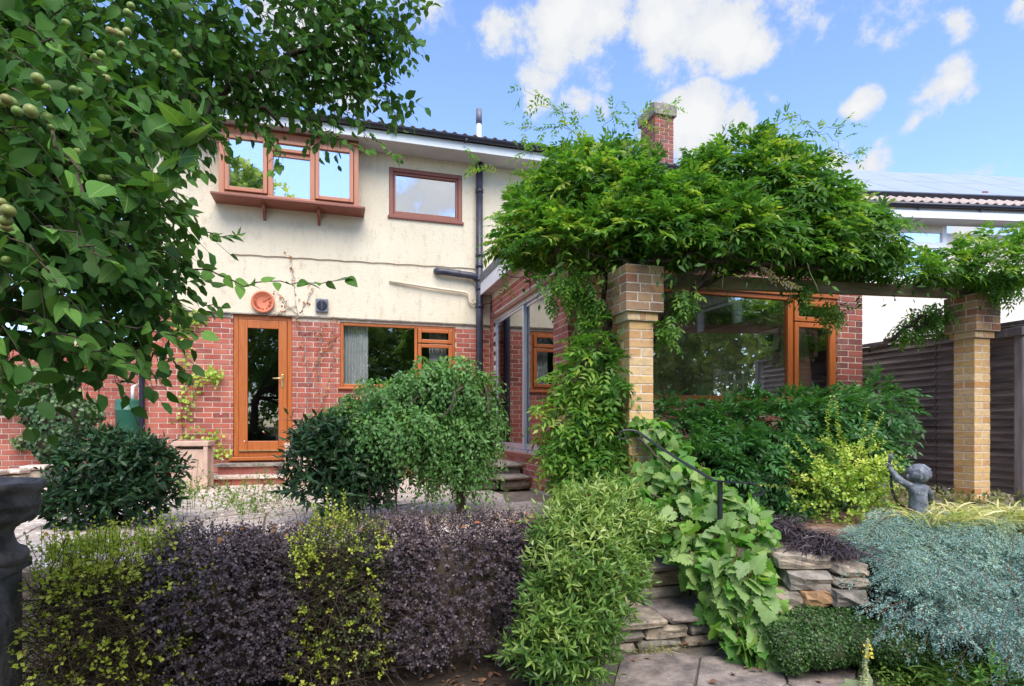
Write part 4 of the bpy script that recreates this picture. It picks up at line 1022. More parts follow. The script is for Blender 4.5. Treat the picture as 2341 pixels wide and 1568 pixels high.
# raised bed of stone blocks at the left
rbd = thing('stone_trough_wall', tuple(W(90, 971, 7.0))[:2]+(0,), 'low wall of sandstone blocks with pale coping at the left of the patio', 'wall')
for i, (u0, u1) in enumerate(((-60,-8),(-6,42),(44,98))):
    A, B = W(u0, 1100, 7.0+.25*i), W(u1, 1100, 7.0+.25*i)
    rough_block('stone', A.x, B.x-.01, A.y, A.y+.35, -.02, .19+.03*(i == 2), M['stone'] if i else M['grey'], rbd, rs, .008)
    rough_block('coping', A.x-.01, B.x+.0, A.y-.03, A.y+.4, .195+.03*(i == 2), .25+.03*(i == 2), M['slab'], rbd, rs, .005)
# planters by the door
def planter(U, V0, V1, t, w, label):
    b = W(U, V1, t); s = MB(); z1 = .8+(HZ-V0)/F*t; h = w/2
    tp = thing('stone_planter', (b.x, b.y, 0), label, 'planter')
    s.box(b.x-h+.03, b.x+h-.03, b.y-h+.03, b.y+h-.03, .0, z1-.1)
    s.build('box', M['pink'], tp, bev=.01)
    rw = .05
    for sx, sy in ((-1,-1),(1,-1),(1,1),(-1,1)):
        r = MB(); r.box(b.x+sx*h-(rw if sx > 0 else 0), b.x+sx*h+(0 if sx > 0 else rw), b.y+sy*h-(rw if sy > 0 else 0), b.y+sy*h+(0 if sy > 0 else rw), 0, z1-.061)
        r.build('corner_post', M['pink'], tp, bev=.008)
    r = MB(); r.box(b.x-h-.01, b.x+h+.01, b.y-h-.01, b.y-h+.05, z1-.06, z1).box(b.x-h-.01, b.x+h+.01, b.y+h-.05, b.y+h+.01, z1-.06, z1).box(b.x-h-.01, b.x-h+.05, b.y-h+.051, b.y+h-.051, z1-.06, z1).box(b.x+h-.05, b.x+h+.01, b.y-h+.051, b.y+h-.051, z1-.06, z1)
    r.build('rim', M['pink'], tp, bev=.008); MB().box(b.x-h+.04, b.x+h-.04, b.y-h+.04, b.y+h-.04, z1-.09, z1-.05).build('soil', M['soil'], tp); return tp
planter(442, 1008, 1085, 7.5, .40, 'square pinkish stone planter left of the door steps')
planter(690, 1012, 1090, 8.0, .40, 'square pinkish stone planter right of the door steps')
# urn on its pedestal, lower left
ub = W(-64, 1250, 2.75); ur = thing('stone_urn', (ub.x, ub.y, G), 'dark mossy stone urn on a pedestal at the left edge', 'urn')
uz = lambda V: .8+(HZ-V)/F*2.75
prof = [(.205,uz(1290)),(.21,uz(1272)),(.20,uz(1262)),(.175,uz(1256)),(.165,uz(1250)),(.155,uz(1236)),(.150,uz(1222)),(.158,uz(1212)),(.175,uz(1207)),(.172,uz(1203)),(.20,uz(1200)),(.235,uz(1190)),(.248,uz(1176)),(.250,uz(1162)),(.258,uz(1158)),(.258,uz(1152)),(.250,uz(1148)),(.252,uz(1128)),(.268,uz(1122)),(.275,uz(1114)),(.275,uz(1106)),(.262,uz(1102)),(.23,uz(1108)),(.001,uz(1125))]
MB().lathe(prof, (ub.x, ub.y, 0), 36).build('bowl', M['urn'], ur, True)
MB().box(ub.x-.17, ub.x+.17, ub.y-.17, ub.y+.17, uz(1316), uz(1291)).build('plinth', M['urn'], ur, bev=.01)
MB().box(ub.x-.14, ub.x+.14, ub.y-.14, ub.y+.14, G-.05, uz(1317)).build('pedestal', M['urn'], ur, bev=.01)

# ------------------------------------------------------------------ path, steps, retaining stones, handrail
pth = thing('garden_path', (2.2, 2.6, G), None, None); pth['kind'] = 'structure'
MB().prism([(1.25,1.5),(3.3,1.5),(3.2,2.9),(2.75,3.5),(1.55,3.6),(1.15,2.6)], G-.1, G+.016).build('path_bed', plain('path_grout', (.17,.15,.13), (.10,.085,.075), .95, 14, .8, 50), pth)
def onZ(U, V, z):
    w = W(U, V, 1)-Vector((0,0,.8)); t = (z-.8)/w.z; return Vector((0,0,.8))+w*t
def slab(name, uvs, z0, z1, m, parent, r, **k):
    poly = [(onZ(U, V, z1).x, onZ(U, V, z1).y) for U, V in uvs]
    return stone_piece(name, poly, z0, z1, m, parent, r, **k)
rq = random.Random(14); PZ = G+.035
for uvs in ([(1418,1500),(1530,1484),(1600,1500),(1585,1570),(1500,1610),(1395,1590)], [(1600,1500),(1680,1500),(1790,1512),(1800,1560),(1690,1620),(1588,1580)],
            [(1790,1512),(1905,1502),(1960,1530),(1945,1585),(1860,1600),(1800,1560)], [(1395,1592),(1500,1614),(1585,1574),(1690,1624),(1640,1760),(1380,1740)], [(1692,1624),(1800,1562),(1860,1604),(1900,1750),(1660,1770)],
            [(1270,1560),(1395,1570),(1385,1700),(1230,1720)]):
    slab('paving_stone', uvs, G-.05, PZ, M['path'], pth, rq, gap=.006, tilt=.014)
gs = thing('garden_steps', (2.15, 3.9, G), 'worn stone garden steps climbing under the grape vine', 'steps')
sa, sb_ = onZ(1436, 1425, -.50), onZ(1625, 1428, -.50)
def step(y0, y1, z0, z1, x0, x1, nst, r):
    for i in range(nst):
        a, b = x0+(x1-x0)*i/nst, x0+(x1-x0)*(i+1)/nst
        for k in range(2): rough_block('riser_stone', a+.006+(.05 if k else 0)*(i > 0), b-.006+(.05 if k else 0)*(i < nst-1), y0+.02, y0+.3, z0+(z1-z0-.05)*k/2, z0+(z1-z0-.05)*(k+1)/2-.008, M['grey' if (i+k) % 2 else 'stone'], gs, r, .012)
    rough_block('tread', x0-.02, x0+(x1-x0)*.55-.006, y0-.02, y1, z1-.048, z1, M['stone'], gs, r, .007)
    rough_block('tread', x0+(x1-x0)*.55+.006, x1+.02, y0-.01, y1, z1-.05, z1-.004, M['path'], gs, r, .007)
step(3.52, 3.98, G, -.50, 1.60, 2.62, 3, rq); step(3.93, 4.38, G+.22, -.25, 1.62, 2.62, 2, rq); step(4.33, 4.78, G+.44, -.01, 1.62, 2.62, 2, rq)
rwl = thing('retaining_stones', (3.2, 3.3, G), 'rough sandstone blocks of the low retaining wall between the vine and the blue juniper', 'wall')
for U0, V0, U1, V1, t, k in ((1775,1268,1905,1302,3.85,'stone'),(1908,1290,1990,1318,3.8,'stone'),(1800,1306,1905,1350,3.8,'grey'),(1912,1322,1990,1348,3.75,'stone'),(1838,1352,1905,1390,3.75,'orange'),(1908,1350,1990,1392,3.7,'grey'),(1765,1352,1836,1400,3.78,'stone')):
    a, b = W(U0, V1, t), W(U1, V0, t)
    m_ = M['stone'] if k != 'orange' else plain('orange_stone', (.42,.24,.12), (.24,.15,.09), .9, 12, .8, 40)
    if k == 'grey': m_ = M['grey']
    c = (a+b)/2; lw = (W(U1, V1, t)-a).length
    o = rough_block('stone', -lw/2+.005, lw/2-.005, -.02, .30, a.z+.005-c.z, b.z-.005-c.z, m_, None, rs, .016)
    o.location = c; o.rotation_euler = (0, 0, -AL-.0+rq.uniform(-.05,.05)); par(o, rwl)
ca, cb2 = W(1700, 1330, 4.05), W(2000, 1330, 4.0)
MB().prism([(ca.x,ca.y),(cb2.x,cb2.y),(cb2.x+.1,cb2.y+.3),(ca.x+.1,ca.y+.3)], G, -.12).build('earth_behind', M['soil'], rwl)
hr = thing('handrail', tuple(W(1645, 1235, 4.1)), 'slim black iron handrail sloping beside the steps, scrolled at both ends', 'handrail')
def ribbon(mb, pts, w, h):
    for a, b in zip(pts[:-1], pts[1:]): mb.obox(a, Vector(b)+(Vector(b)-Vector(a)).normalized()*.002, w, h)
tt = lambda U: 4.60-(U-1440)/(1645-1440)*.50
top = [(1455,985),(1500,1016),(1550,1049),(1600,1079),(1632,1099),(1660,1101),(1690,1103),(1712,1104),(1728,1107),(1739,1114),(1743,1123),(1739,1130),(1730,1133),(1722,1130)]
r_ = MB(); ribbon(r_, [W(U, V, max(3.95, tt(U))) for U, V in top], .036, .010); r_.build('rail', M['iron'], hr)
r_ = MB(); r_.tube([W(U, V, 4.62) for U, V in ((1457,985),(1440,983),(1424,984),(1416,990),(1416,1000),(1424,1004),(1432,999),(1432,990))], .007, 8); r_.build('scroll', M['iron'], hr)
a = W(1646, 1101, 4.10); MB().box(a.x-.013, a.x+.013, a.y-.013, a.y+.013, -.30, a.z-.004).build('post', M['iron'], hr)

# ------------------------------------------------------------------ statue of a child with a bow, seen from behind
st_t = 4.55
def SP(x, y, d=0): return W(3500*.5715+x*.1458, 1800*.5715+y*.1458, st_t+d)       # from the close-up's own pixels
stt = thing('child_statue', tuple(SP(680, 1200)), 'small lead-grey statue of a curly-haired child with one arm raised holding a bow', 'statue')
def skin(name, nodes, edges, m, parent, sub=2, root=0):
    me = bpy.data.meshes.new(name); me.from_pydata([tuple(n[0]) for n in nodes], edges, []); me.materials.append(m)
    o = link(name, me, parent); s = o.modifiers.new('skin', 'SKIN'); s.use_smooth_shade = True
    for i, nd in enumerate(nodes):
        r = nd[1]; me.skin_vertices[0].data[i].radius = (r, r) if not hasattr(r, '__len__') else r
    me.skin_vertices[0].data[root].use_root = True
    su = o.modifiers.new('sub', 'SUBSURF'); su.levels = sub; su.render_levels = sub; return o
k_ = st_t/1355.6*.1458                                  # metres per close-up pixel
nodes = [(SP(690,960), 170*k_*.95), (SP(680,820), (165*k_,120*k_)), (SP(670,690), (150*k_,110*k_)), (SP(672,600), (140*k_,90*k_)), (SP(680,530), 62*k_), (SP(685,480), 60*k_),
         (SP(560,570), 62*k_), (SP(455,520), 60*k_), (SP(350,435,.03), 50*k_), (SP(275,340,.05), 42*k_), (SP(232,270,.06), 34*k_), (SP(215,240,.07), 44*k_),
         (SP(790,590), 62*k_), (SP(850,680,.02), 58*k_), (SP(880,770,.06), 48*k_), (SP(850,830,.14), 40*k_),
         (SP(620,1080), 95*k_), (SP(610,1250), 80*k_), (SP(610,1420), 55*k_), (SP(770,1080), 95*k_), (SP(785,1250), 80*k_), (SP(785,1420), 55*k_)]
edges = [(0,1),(1,2),(2,3),(3,4),(4,5),(3,6),(6,7),(7,8),(8,9),(9,10),(10,11),(3,12),(12,13),(13,14),(14,15),(0,16),(16,17),(17,18),(0,19),(19,20),(20,21)]
skin('body', nodes, edges, M['lead'], stt)
for i, (dx, dy, l) in enumerate(((-38,-10,30),(-25,-28,34),(-8,-32,34),(12,-28,28))):
    skin('finger', [(SP(215+dx*.5,232+dy*.4,.07), 15*k_), (SP(215+dx,235+dy,.05), 13*k_), (SP(222+dx*.9,242+dy*.6,.03), 10*k_)], [(0,1),(1,2)], M['lead'], stt, 1)
skin('thumb', [(SP(235,250,.06), 16*k_), (SP(268,242,.04), 13*k_), (SP(278,226,.04), 11*k_)], [(0,1),(1,2)], M['lead'], stt, 1)
hc = SP(690, 370)
import bmesh
def head():
    b = bmesh.new(); bmesh.ops.create_icosphere(b, subdivisions=4, radius=1)
    hr_ = random.Random(5); V = np.array([v.co for v in b.verts]); R = np.array([165*k_, 152*k_, 146*k_])
    n1 = wob(V*1.0, 15, 4); n2 = wob(V, 27, 9)
    for v, a, c in zip(b.verts, n1, n2):
        hair = 1 if (v.co.z > -.35 or v.co.y < .2) else 0
        s = 1+hair*(.13*abs(a)+.07*c); v.co = Vector((v.co.x*R[0]*s, v.co.y*R[1]*s, v.co.z*R[2]*s))
        if v.co.z < -.6*R[2]: v.co.x *= .8
        v.co += hc
    me = bpy.data.meshes.new('curly_hair'); b.to_mesh(me); b.free(); me.materials.append(M['lead']); me.polygons.foreach_set('use_smooth', [True]*len(me.polygons)); return link('curly_hair', me, stt)
head()
fcm = MB(); fd = fw*1.0                                  # the face turned away: nose, chin and ears
fcm.lathe([(.0001,-.02),(.02,-.012),(.026,0),(.018,.012),(.0001,.018)], tuple(hc+fd*(165*k_)), 10); fcm.build('nose', M['lead'], stt, True)
for s in (-1, 1):
    e = MB(); c = hc+rt*s*172*k_+Vector((0,0,-.02)); e.lathe([(.0001,-.022),(.012,-.012),(.014,.0),(.012,.012),(.0001,.02)], tuple(c), 10); e.build('ear', M['lead'], stt, True)
MB().tube([SP(248,70,.04), SP(238,115,.05), SP(228,215,.06)], [.016,.012,.011], 8).build('bow_tip', M['lead'], stt, True)
MB().tube([SP(x,y,.07) for x, y in ((250,400),(256,520),(272,640),(318,760),(390,860),(500,930))], [.010]*6, 8).build('bow', M['iron'], stt, True)
MB().box(hc.x-.14, hc.x+.14, hc.y-.14, hc.y+.14, -.10, SP(600,1400).z+.0).build('base', M['grey'], stt, bev=.01)

# ------------------------------------------------------------------ plants
L = dict(
 wis=leafmat('wisteria_leaf', [(.035,.11,.018),(.06,.17,.025),(.10,.24,.032),(.18,.34,.045),(.38,.46,.09)], trans=.42, spec=.3),
 wisl=leafmat('wisteria_low_leaf', [(.035,.125,.035),(.055,.175,.045),(.08,.225,.05),(.15,.33,.07)], trans=.3),
 apple=leafmat('apple_leaf', [(.034,.105,.018),(.055,.16,.026),(.085,.22,.036),(.16,.33,.055)], trans=.36, rough=.55, spec=.14, back=(.07,.13,.04)),
 apple_o=leafmat('apple_leaf_near', [(.045,.135,.022),(.07,.19,.028),(.11,.27,.04),(.18,.38,.06)], 'object', trans=.32, rough=.55, spec=.15, back=(.12,.20,.07)),
 bay=leafmat('bay_leaf', [(.012,.045,.012),(.022,.072,.019),(.036,.105,.026),(.09,.20,.04)], trans=.14, rough=.35, spec=.3),
 weep=leafmat('weeping_leaf', [(.06,.16,.04),(.10,.23,.06),(.15,.32,.08),(.28,.46,.09)], trans=.28, rough=.42, spec=.3),
 purple=leafmat('purple_leaf', [(.038,.027,.038),(.070,.050,.066),(.12,.086,.105),(.20,.14,.145)], trans=.10, rough=.42, spec=.4),
 lime=leafmat('lime_leaf', [(.28,.38,.04),(.46,.56,.05),(.60,.66,.09),(.62,.56,.14)], trans=.35),
 olive=leafmat('olive_leaf', [(.05,.08,.02),(.09,.13,.03),(.14,.19,.04)], trans=.25),
 sarc=leafmat('sweet_box_leaf', [(.06,.15,.025),(.13,.26,.04),(.30,.42,.09),(.56,.62,.28)], trans=.28, rough=.35),
 grape=leafmat('grape_leaf', [(.05,.17,.025),(.11,.30,.04),(.21,.42,.07),(.38,.52,.10)], trans=.38, rough=.55),
 grape_o=leafmat('grape_leaf_near', [(.05,.17,.025),(.10,.28,.04),(.19,.39,.06),(.38,.52,.09)], 'object', trans=.36, rough=.5, back=(.30,.42,.18)),
 gold=leafmat('golden_leaf', [(.12,.26,.03),(.26,.42,.05),(.44,.58,.08),(.66,.68,.16)], trans=.35),
 jun=leafmat('juniper_needle', [(.07,.155,.155),(.14,.26,.25),(.26,.42,.39),(.50,.66,.52)], trans=.12, rough=.6),
 grass=leafmat('green_blade', [(.03,.08,.015),(.06,.14,.025),(.12,.22,.03)], trans=.3),
 ygrass=leafmat('yellow_blade', [(.34,.40,.12),(.55,.56,.24),(.70,.68,.42),(.55,.42,.12)], trans=.3),
 mondo=leafmat('black_blade', [(.025,.018,.028),(.05,.035,.05),(.12,.085,.10)], trans=.05, rough=.35),
 ivy=leafmat('ivy_leaf', [(.02,.06,.02),(.05,.12,.035),(.12,.21,.06),(.30,.36,.13)], trans=.15, rough=.35),
 moss=leafmat('creeper_leaf', [(.03,.085,.02),(.055,.13,.03),(.09,.19,.04)], trans=.25),
 dry=leafmat('dry_leaf', [(.30,.10,.035),(.42,.17,.06),(.50,.26,.11),(.20,.09,.05)], trans=.2, rough=.8),
 far=leafmat('garden_leaf', [(.10,.18,.07),(.20,.30,.10),(.38,.46,.15),(.52,.56,.22)], trans=.5),
 redl=leafmat('red_shrub_leaf', [(.10,.02,.02),(.16,.03,.03),(.20,.05,.04)], trans=.2),
)
EPS = 1e-6
def tone_of(nn, rng, lo=.1, up=.3, spread=.25):
    return np.clip(lo+up*np.clip(nn[:, 2], 0, 1)+rng.random(len(nn))**1.5*spread*2, 0, 1)

# ---- wisteria over the pergola
rg = np.random.default_rng(11)
wt = thing('wisteria', (p1.x-.1, p1.y+.45, 0), 'large wisteria sprawling over the pergola beam and spilling down beside the nearer pillar', 'wisteria')
wb_ = [bl(1265,570,5.5,.36),bl(1250,490,5.7,.30),bl(1330,460,5.5,.36),bl(1370,390,5.6,.24),bl(1320,570,5.2,.32),bl(1440,490,5.2,.31),bl(1490,545,5.0,.34,1,1,.85),bl(1560,505,5.3,.24),
       bl(1640,440,5.6,.30),bl(1710,420,5.7,.34),bl(1620,540,5.2,.30),bl(1750,480,5.5,.36),bl(1830,520,5.7,.34),bl(1910,545,5.8,.30),bl(1980,550,5.8,.20),bl(1700,560,5.2,.26),bl(1850,580,5.4,.22),
       bl(1990,610,5.9,.18),bl(2080,622,6.0,.17,1.4,1,.6),bl(2170,615,6.1,.20,1.3,1,.7),bl(2260,600,6.2,.21),bl(2330,610,6.0,.20),bl(1420,400,5.5,.14),bl(1780,370,5.8,.16),bl(1310,380,5.6,.16)]
P, Nn = shell(wb_+[bl(1300,560,5.3,.22),bl(1400,555,5.1,.22),bl(1220,560,5.5,.22),bl(1560,560,5.2,.22)], 5600, rg, .6, .42, 4.2, .16)
d = Nn*.9+A3(-.08,-.25,-.30)+rnd(rg, len(P), .42); d[:, 2] = np.where(Nn[:, 2] > .5, np.abs(d[:, 2])*.8, d[:, 2])
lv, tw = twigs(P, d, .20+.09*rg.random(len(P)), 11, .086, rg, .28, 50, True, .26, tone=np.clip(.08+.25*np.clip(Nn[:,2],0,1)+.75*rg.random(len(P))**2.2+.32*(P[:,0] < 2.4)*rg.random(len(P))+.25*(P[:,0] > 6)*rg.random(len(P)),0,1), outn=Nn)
def above(lv):
    p = lv['p']; lim = np.where(p[:,0] < 2.2, 2.32, 2.24); k = (p[:,2] > lim) | (rg.random(len(p)) < .04); return {a: v[k] for a, v in lv.items()}
bi = rg.choice(len(P), 330, False); sd2 = Nn[bi]*1.0+A3(0,0,.15)+rnd(rg, 330, .35); lvs, tws = twigs(P[bi]+Nn[bi]*.04, sd2, .30+.16*rg.random(330), 15, .074, rg, .45, 52, True, .25, tone=.25+.7*rg.random(330)); lv = cat(lv, lvs)
lv = above(lv); tw = tw[(tw[:,:,2].min(1) > 2.28)]
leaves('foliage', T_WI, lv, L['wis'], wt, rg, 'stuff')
V, Fc = tubes(tw[::2], .0016); tag(trimesh('leaf_stalks', V, Fc, M['gtwig'], wt), kind='stuff')
# long whips reaching into the sky
wh = []
for pts in ([(1300,310),(1285,250),(1240,220),(1190,200)],[(1310,300),(1270,290),(1220,295),(1185,300)],[(1330,290),(1320,260),(1245,250)],[(1380,300),(1400,265),(1420,240)],[(1450,330),(1480,270),(1520,245),(1545,235)],[(1500,340),(1470,290),(1460,260)],
            [(1750,310),(1810,262),(1850,285),(1900,320),(1950,350)],[(1780,320),(1870,300),(1930,280)],[(1840,380),(1900,372),(1975,330)],[(1240,520),(1180,560),(1150,600),(1160,640)],[(1260,400),(1180,400),(1100,380),(1090,372)],[(1200,560),(1170,540),(1145,520)],
            [(2260,560),(2300,540),(2345,530)],[(1620,360),(1640,330),(1650,310)],[(1290,360),(1200,350),(1190,340)]):
    wh.append([W(U, V, 5.6+.02*i) for i, (U, V) in enumerate(pts)])
mb = MB(); base_, dir_ = [], []
for w in wh:
    Q = branch(mb, w, .004, .0015, rg, .02, 4)
    for i in range(1, len(Q)):
        for _ in range(1):
            base_.append(Q[i]); dir_.append((Q[i]-Q[i-1]).normalized()*.5+Vector(rg.normal(0, .6, 3)))
mb.build('whip', M['gtwig'], wt)
base_, dir_ = np.array(base_), np.array(dir_)
lv, tw = twigs(base_, dir_, .14+.06*rg.random(len(base_)), 9, .052, rg, .2, 50, True, .3, tone=.45+.5*rg.random(len(base_)))
leaves('whip_leaves', T_WI, lv, L['wis'], wt, rg, 'stuff')
# hanging leaves and tendrils below the mass
hb_ = [bl(1300,640,5.1,.20,1.2,1,.8),bl(1345,690,5.1,.16,.7,1,1.3),bl(1560,680,5.0,.10),bl(1900,700,5.9,.10),bl(2130,715,6.5,.26,1,1,.6),bl(2075,750,6.5,.16,1,1,.5),bl(1830,655,5.5,.10),bl(2290,640,6.0,.16),bl(1530,740,5.0,.12,.6,1,1.3)]
P, Nn = shell(hb_, 620, rg, .9, .2, 5, 1)
lv, tw = twigs(P, A3(0,-.1,-.9)+rnd(rg, len(P), .45), .17, 9, .055, rg, .1, 50, True, .3, tone=.15+.6*rg.random(len(P)))
leaves('hanging_leaves', T_WI, lv, L['wis'], wt, rg, 'stuff')
mb = MB()
for U, V0, V1, dx in ((1355,545,590,3),(1348,500,600,-8),(1421,530,600,4),(1400,600,650,-6),(1527,520,570,12),(1562,555,590,-3),(1513,585,650,6),(1845,600,665,26),(1770,560,640,-12),(1808,540,610,10),(1655,600,660,-4),(1735,590,640,10),(1590,640,700,4)):
    a = W(U, V0, 5.0); mb.tube([a, W(U+dx*.3, V0+(V1-V0)*.4, 4.98), W(U+dx*.8, V0+(V1-V0)*.8, 4.97), W(U+dx, V1, 4.97)], [.003,.003,.0035,.002], 4)
mb.build('tendril', M['gtwig'], wt)
# seed pods
mb = MB()
for U, V in ((1346,560),(1412,640),(1500,640)):
    a = W(U, V, 4.95); mb.tube([a, a-Vector((0,0,.04)), a-Vector((0,0,.10)), a-Vector((0,0,.13))], [.002,.006,.010,.003], 6)
mb.build('pod', M['gtwig'], wt, True)
mb = MB()                                     # twisted woody stems
for pts, r0, r1 in (([(1460,610,4.95),(1500,585,4.9),(1570,590,4.95),(1680,600,5.0),(1800,615,5.2)],.022,.012),([(1250,600,5.5),(1300,560,5.2),(1380,590,5.0),(1450,600,4.9)],.014,.008),([(1560,640,5.0),(1620,600,4.95),(1700,570,4.95)],.012,.006),([(1385,1120,5.35),(1400,950,5.3),(1370,800,5.25),(1400,690,5.2),(1450,600,5.2)],.045,.03),([(1420,1100,5.3),(1385,930,5.35),(1400,760,5.25),(1380,640,5.3),(1350,540,5.3)],.035,.02),
                    ([(1500,740,5.2),(1540,690,5.2),(1620,640,5.2),(1740,610,5.3),(1900,615,5.5)],.03,.02),([(1480,800,5.2),(1520,720,5.15),(1600,650,5.1),(1660,560,5.1)],.028,.015),
                    ([(1300,870,5.1),(1330,830,5.1),(1352,820,5.15),(1380,780,5.2)],.013,.010),([(1984,802,6.6),(2040,770,6.5),(2085,745,6.45),(2118,722,6.4)],.028,.018),([(2090,745,6.45),(2115,742,6.4),(2125,728,6.4)],.012,.006),
                    ([(2180,640,6.2),(2250,600,6.1),(2320,560,6.1)],.02,.012),([(1700,560,5.3),(1800,520,5.4),(1900,470,5.6)],.02,.01)):
    branch(mb, [W(*p) for p in pts], r0, r1, rg, .022, 7, 5)
mb.build('stem', M['bark'], wt, True)
# the wisteria column left of the pillar
cb_ = [bl(1350,1040,5.0,.19),bl(1335,940,5.05,.16),bl(1360,860,5.05,.17),bl(1305,880,5.05,.10),bl(1365,780,5.15,.12),bl(1295,1030,5.0,.13),bl(1310,960,5.0,.18),bl(1380,960,5.1,.16),bl(1350,1090,5.0,.18)]
P, Nn = shell(cb_, 720, rg, .5, .4, 6, .15)
lv, tw = twigs(P, Nn*.8+A3(-.25,-.3,-.35)+rnd(rg, len(P), .35), .18+.07*rg.random(len(P)), 9, .080, rg, .3, 52, True, .25, tone=np.clip(.15+.55*rg.random(len(P))**1.4+.25*(Nn[:,0] < 0),0,1))
leaves('column_leaves', T_WI, lv, L['wis'], wt, rg, 'stuff')
# bleached dead spray on the beam
P = np.array([W(1718+16*i, 600+9*i, 5.05) for i in range(6)])
lv, _ = twigs(P, A3(.7,-.3,-.5)+rnd(rg, 6, .2), .13, 9, .045, rg, .2, 50, True, .2, tone=.4+.3*rg.random(6)); leaves('dead_spray', T_WI, lv, leafmat('bleached_leaf', [(.45,.36,.20),(.62,.52,.36),(.5,.36,.2)], trans=.2), wt, rg, 'stuff')

# ---- low bank of dark wisteria-like foliage under the wide window
rg = np.random.default_rng(12)
lw = thing('low_climber', tuple(W(1700, 1080, 5.5)), 'dark green feathery foliage banked under the wide brown window', 'shrub')
b_ = [bl(1540,960,5.6,.17),bl(1580,1010,5.5,.26),bl(1660,985,5.5,.24),bl(1740,980,5.5,.25),bl(1820,975,5.5,.25),bl(1900,970,5.6,.27),bl(1985,945,5.8,.22),bl(2020,925,5.9,.14),bl(1700,1060,5.3,.30),bl(1800,1070,5.3,.28),bl(1600,1090,5.2,.28),bl(1900,1050,5.5,.28),bl(1960,1020,5.7,.22),bl(1760,1130,5.1,.16)]
P, Nn = shell(b_, 2300, rg, .45, .25, 5, .1)
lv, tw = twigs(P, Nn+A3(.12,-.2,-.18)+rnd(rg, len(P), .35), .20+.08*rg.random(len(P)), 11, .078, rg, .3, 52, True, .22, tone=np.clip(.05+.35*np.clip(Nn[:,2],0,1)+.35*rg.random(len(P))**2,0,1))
leaves('foliage', T_WI, lv, L['wisl'], lw, rg, 'stuff')
P = np.array([W(U, V, 5.6) for U, V in ((2030,1000),(2050,1015),(2070,1005),(2060,1030),(2020,1020),(2040,1040))]); lv, _ = twigs(P, A3(.8,0,.0)+rnd(rg, 6, .3), .16, 11, .05, rg, .2, 52, True, .2, tone=.5+.3*rg.random(6)); leaves('stray_leaves', T_WI, lv, leafmat('grey_green_leaf', [(.08,.13,.12),(.13,.19,.17)], trans=.2), lw, rg, 'stuff')
for U in (1580,1700,1820,1920): mb = MB(); branch(mb, [W(U, 1130, 5.7), W(U+20, 1040, 5.7), W(U+40, 960, 5.8)], .018, .008, rg, .02, 5); mb.build('stem', M['bark'], lw)

# ---- apple tree
rg = np.random.default_rng(13)
at_ = thing('apple_tree', tuple(W(-420, 971, 2.3))[:2]+(G,), 'apple tree overhanging from the left with dark green leaves and small green fruit', 'tree')
ab = [bl(20,120,2.3,.46),bl(210,90,2.6,.44),bl(400,60,2.9,.42),bl(570,40,3.2,.36),bl(720,20,3.4,.30),bl(840,10,3.5,.24),bl(470,170,3.1,.24),bl(600,140,3.3,.22),bl(730,130,3.4,.20),bl(830,110,3.5,.15),bl(780,220,3.5,.11),bl(850,200,3.6,.10),bl(580,225,3.2,.08),bl(670,240,3.3,.09),
      bl(290,200,2.6,.28),bl(130,250,2.2,.32),bl(20,320,1.9,.30),bl(370,270,2.7,.14),
      bl(210,390,2.2,.18),bl(90,440,1.9,.24),bl(290,450,2.3,.10),bl(0,520,1.7,.22),bl(160,550,2.0,.20),bl(280,560,2.2,.12),bl(360,590,2.3,.07),bl(80,650,1.8,.18),bl(200,680,1.95,.14),bl(300,690,2.1,.08),bl(0,700,1.6,.11),bl(110,730,1.8,.08),bl(230,740,2.0,.07),bl(300,740,2.1,.05),bl(-120,400,1.7,.5),bl(-150,100,2.1,.5)]
P, Nn = shell(ab, 1900, rg, .75, .25, 5, .5, 1.2)
d = A3(.35,-.15,-.35)+Nn*.5+rnd(rg, len(P), .4)
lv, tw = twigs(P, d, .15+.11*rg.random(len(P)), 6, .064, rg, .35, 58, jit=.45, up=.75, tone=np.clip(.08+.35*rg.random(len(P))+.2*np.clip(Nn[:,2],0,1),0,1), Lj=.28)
# thin twigs that hang out of the mass, each a run of separate leaves
runs = [[(120,300,1.25),(200,440,1.22),(300,430,1.18),(390,395,1.15),(440,300,1.12),(455,262,1.1)],[(330,560,2.1),(450,610,2.05),(560,650,2.0),(690,645,2.0),(800,640,1.98)],[(250,480,2.2),(400,500,2.2),(500,545,2.2),(565,535,2.2)],
        [(120,720,1.7),(260,740,1.7),(380,760,1.75),(470,755,1.75)],[(60,730,1.6),(150,770,1.55),(250,800,1.55),(330,800,1.55)],[(240,640,2.0),(350,680,2.0),(450,725,2.0),(500,700,2.0)],[(600,230,3.2),(620,330,3.2),(640,380,3.2)],[(700,230,3.3),(730,320,3.3),(700,350,3.3)],
        [(800,220,3.4),(830,300,3.4),(880,340,3.4),(920,370,3.4)],[(780,30,3.5),(900,60,3.5),(960,20,3.5),(1000,15,3.5)],[(820,120,3.5),(900,140,3.5),(940,170,3.5)],[(560,250,3.1),(640,350,3.1),(620,400,3.05)],[(680,260,3.2),(790,330,3.2),(850,350,3.2)],
        [(-20,500,1.3),(60,560,1.3),(120,640,1.3),(150,700,1.3)],[(380,330,2.5),(430,390,2.5),(470,400,2.5)],[(-20,760,1.45),(10,830,1.45),(15,880,1.45)],[(880,200,3.6),(905,260,3.6),(890,300,3.6)],[(300,300,1.9),(370,350,1.9),(440,380,1.9)],[(900,40,3.6),(940,80,3.6),(950,120,3.6)],
        [(130,800,1.7),(250,830,1.7),(340,840,1.7)],[(100,520,1.4),(200,560,1.4),(290,620,1.45)],[(20,200,1.4),(110,260,1.4),(200,300,1.4)],[(60,60,1.5),(160,120,1.5),(260,150,1.5)],[(380,800,2.1),(410,850,2.1),(430,870,2.1)],[(400,640,2.2),(450,690,2.2),(520,700,2.2)]]
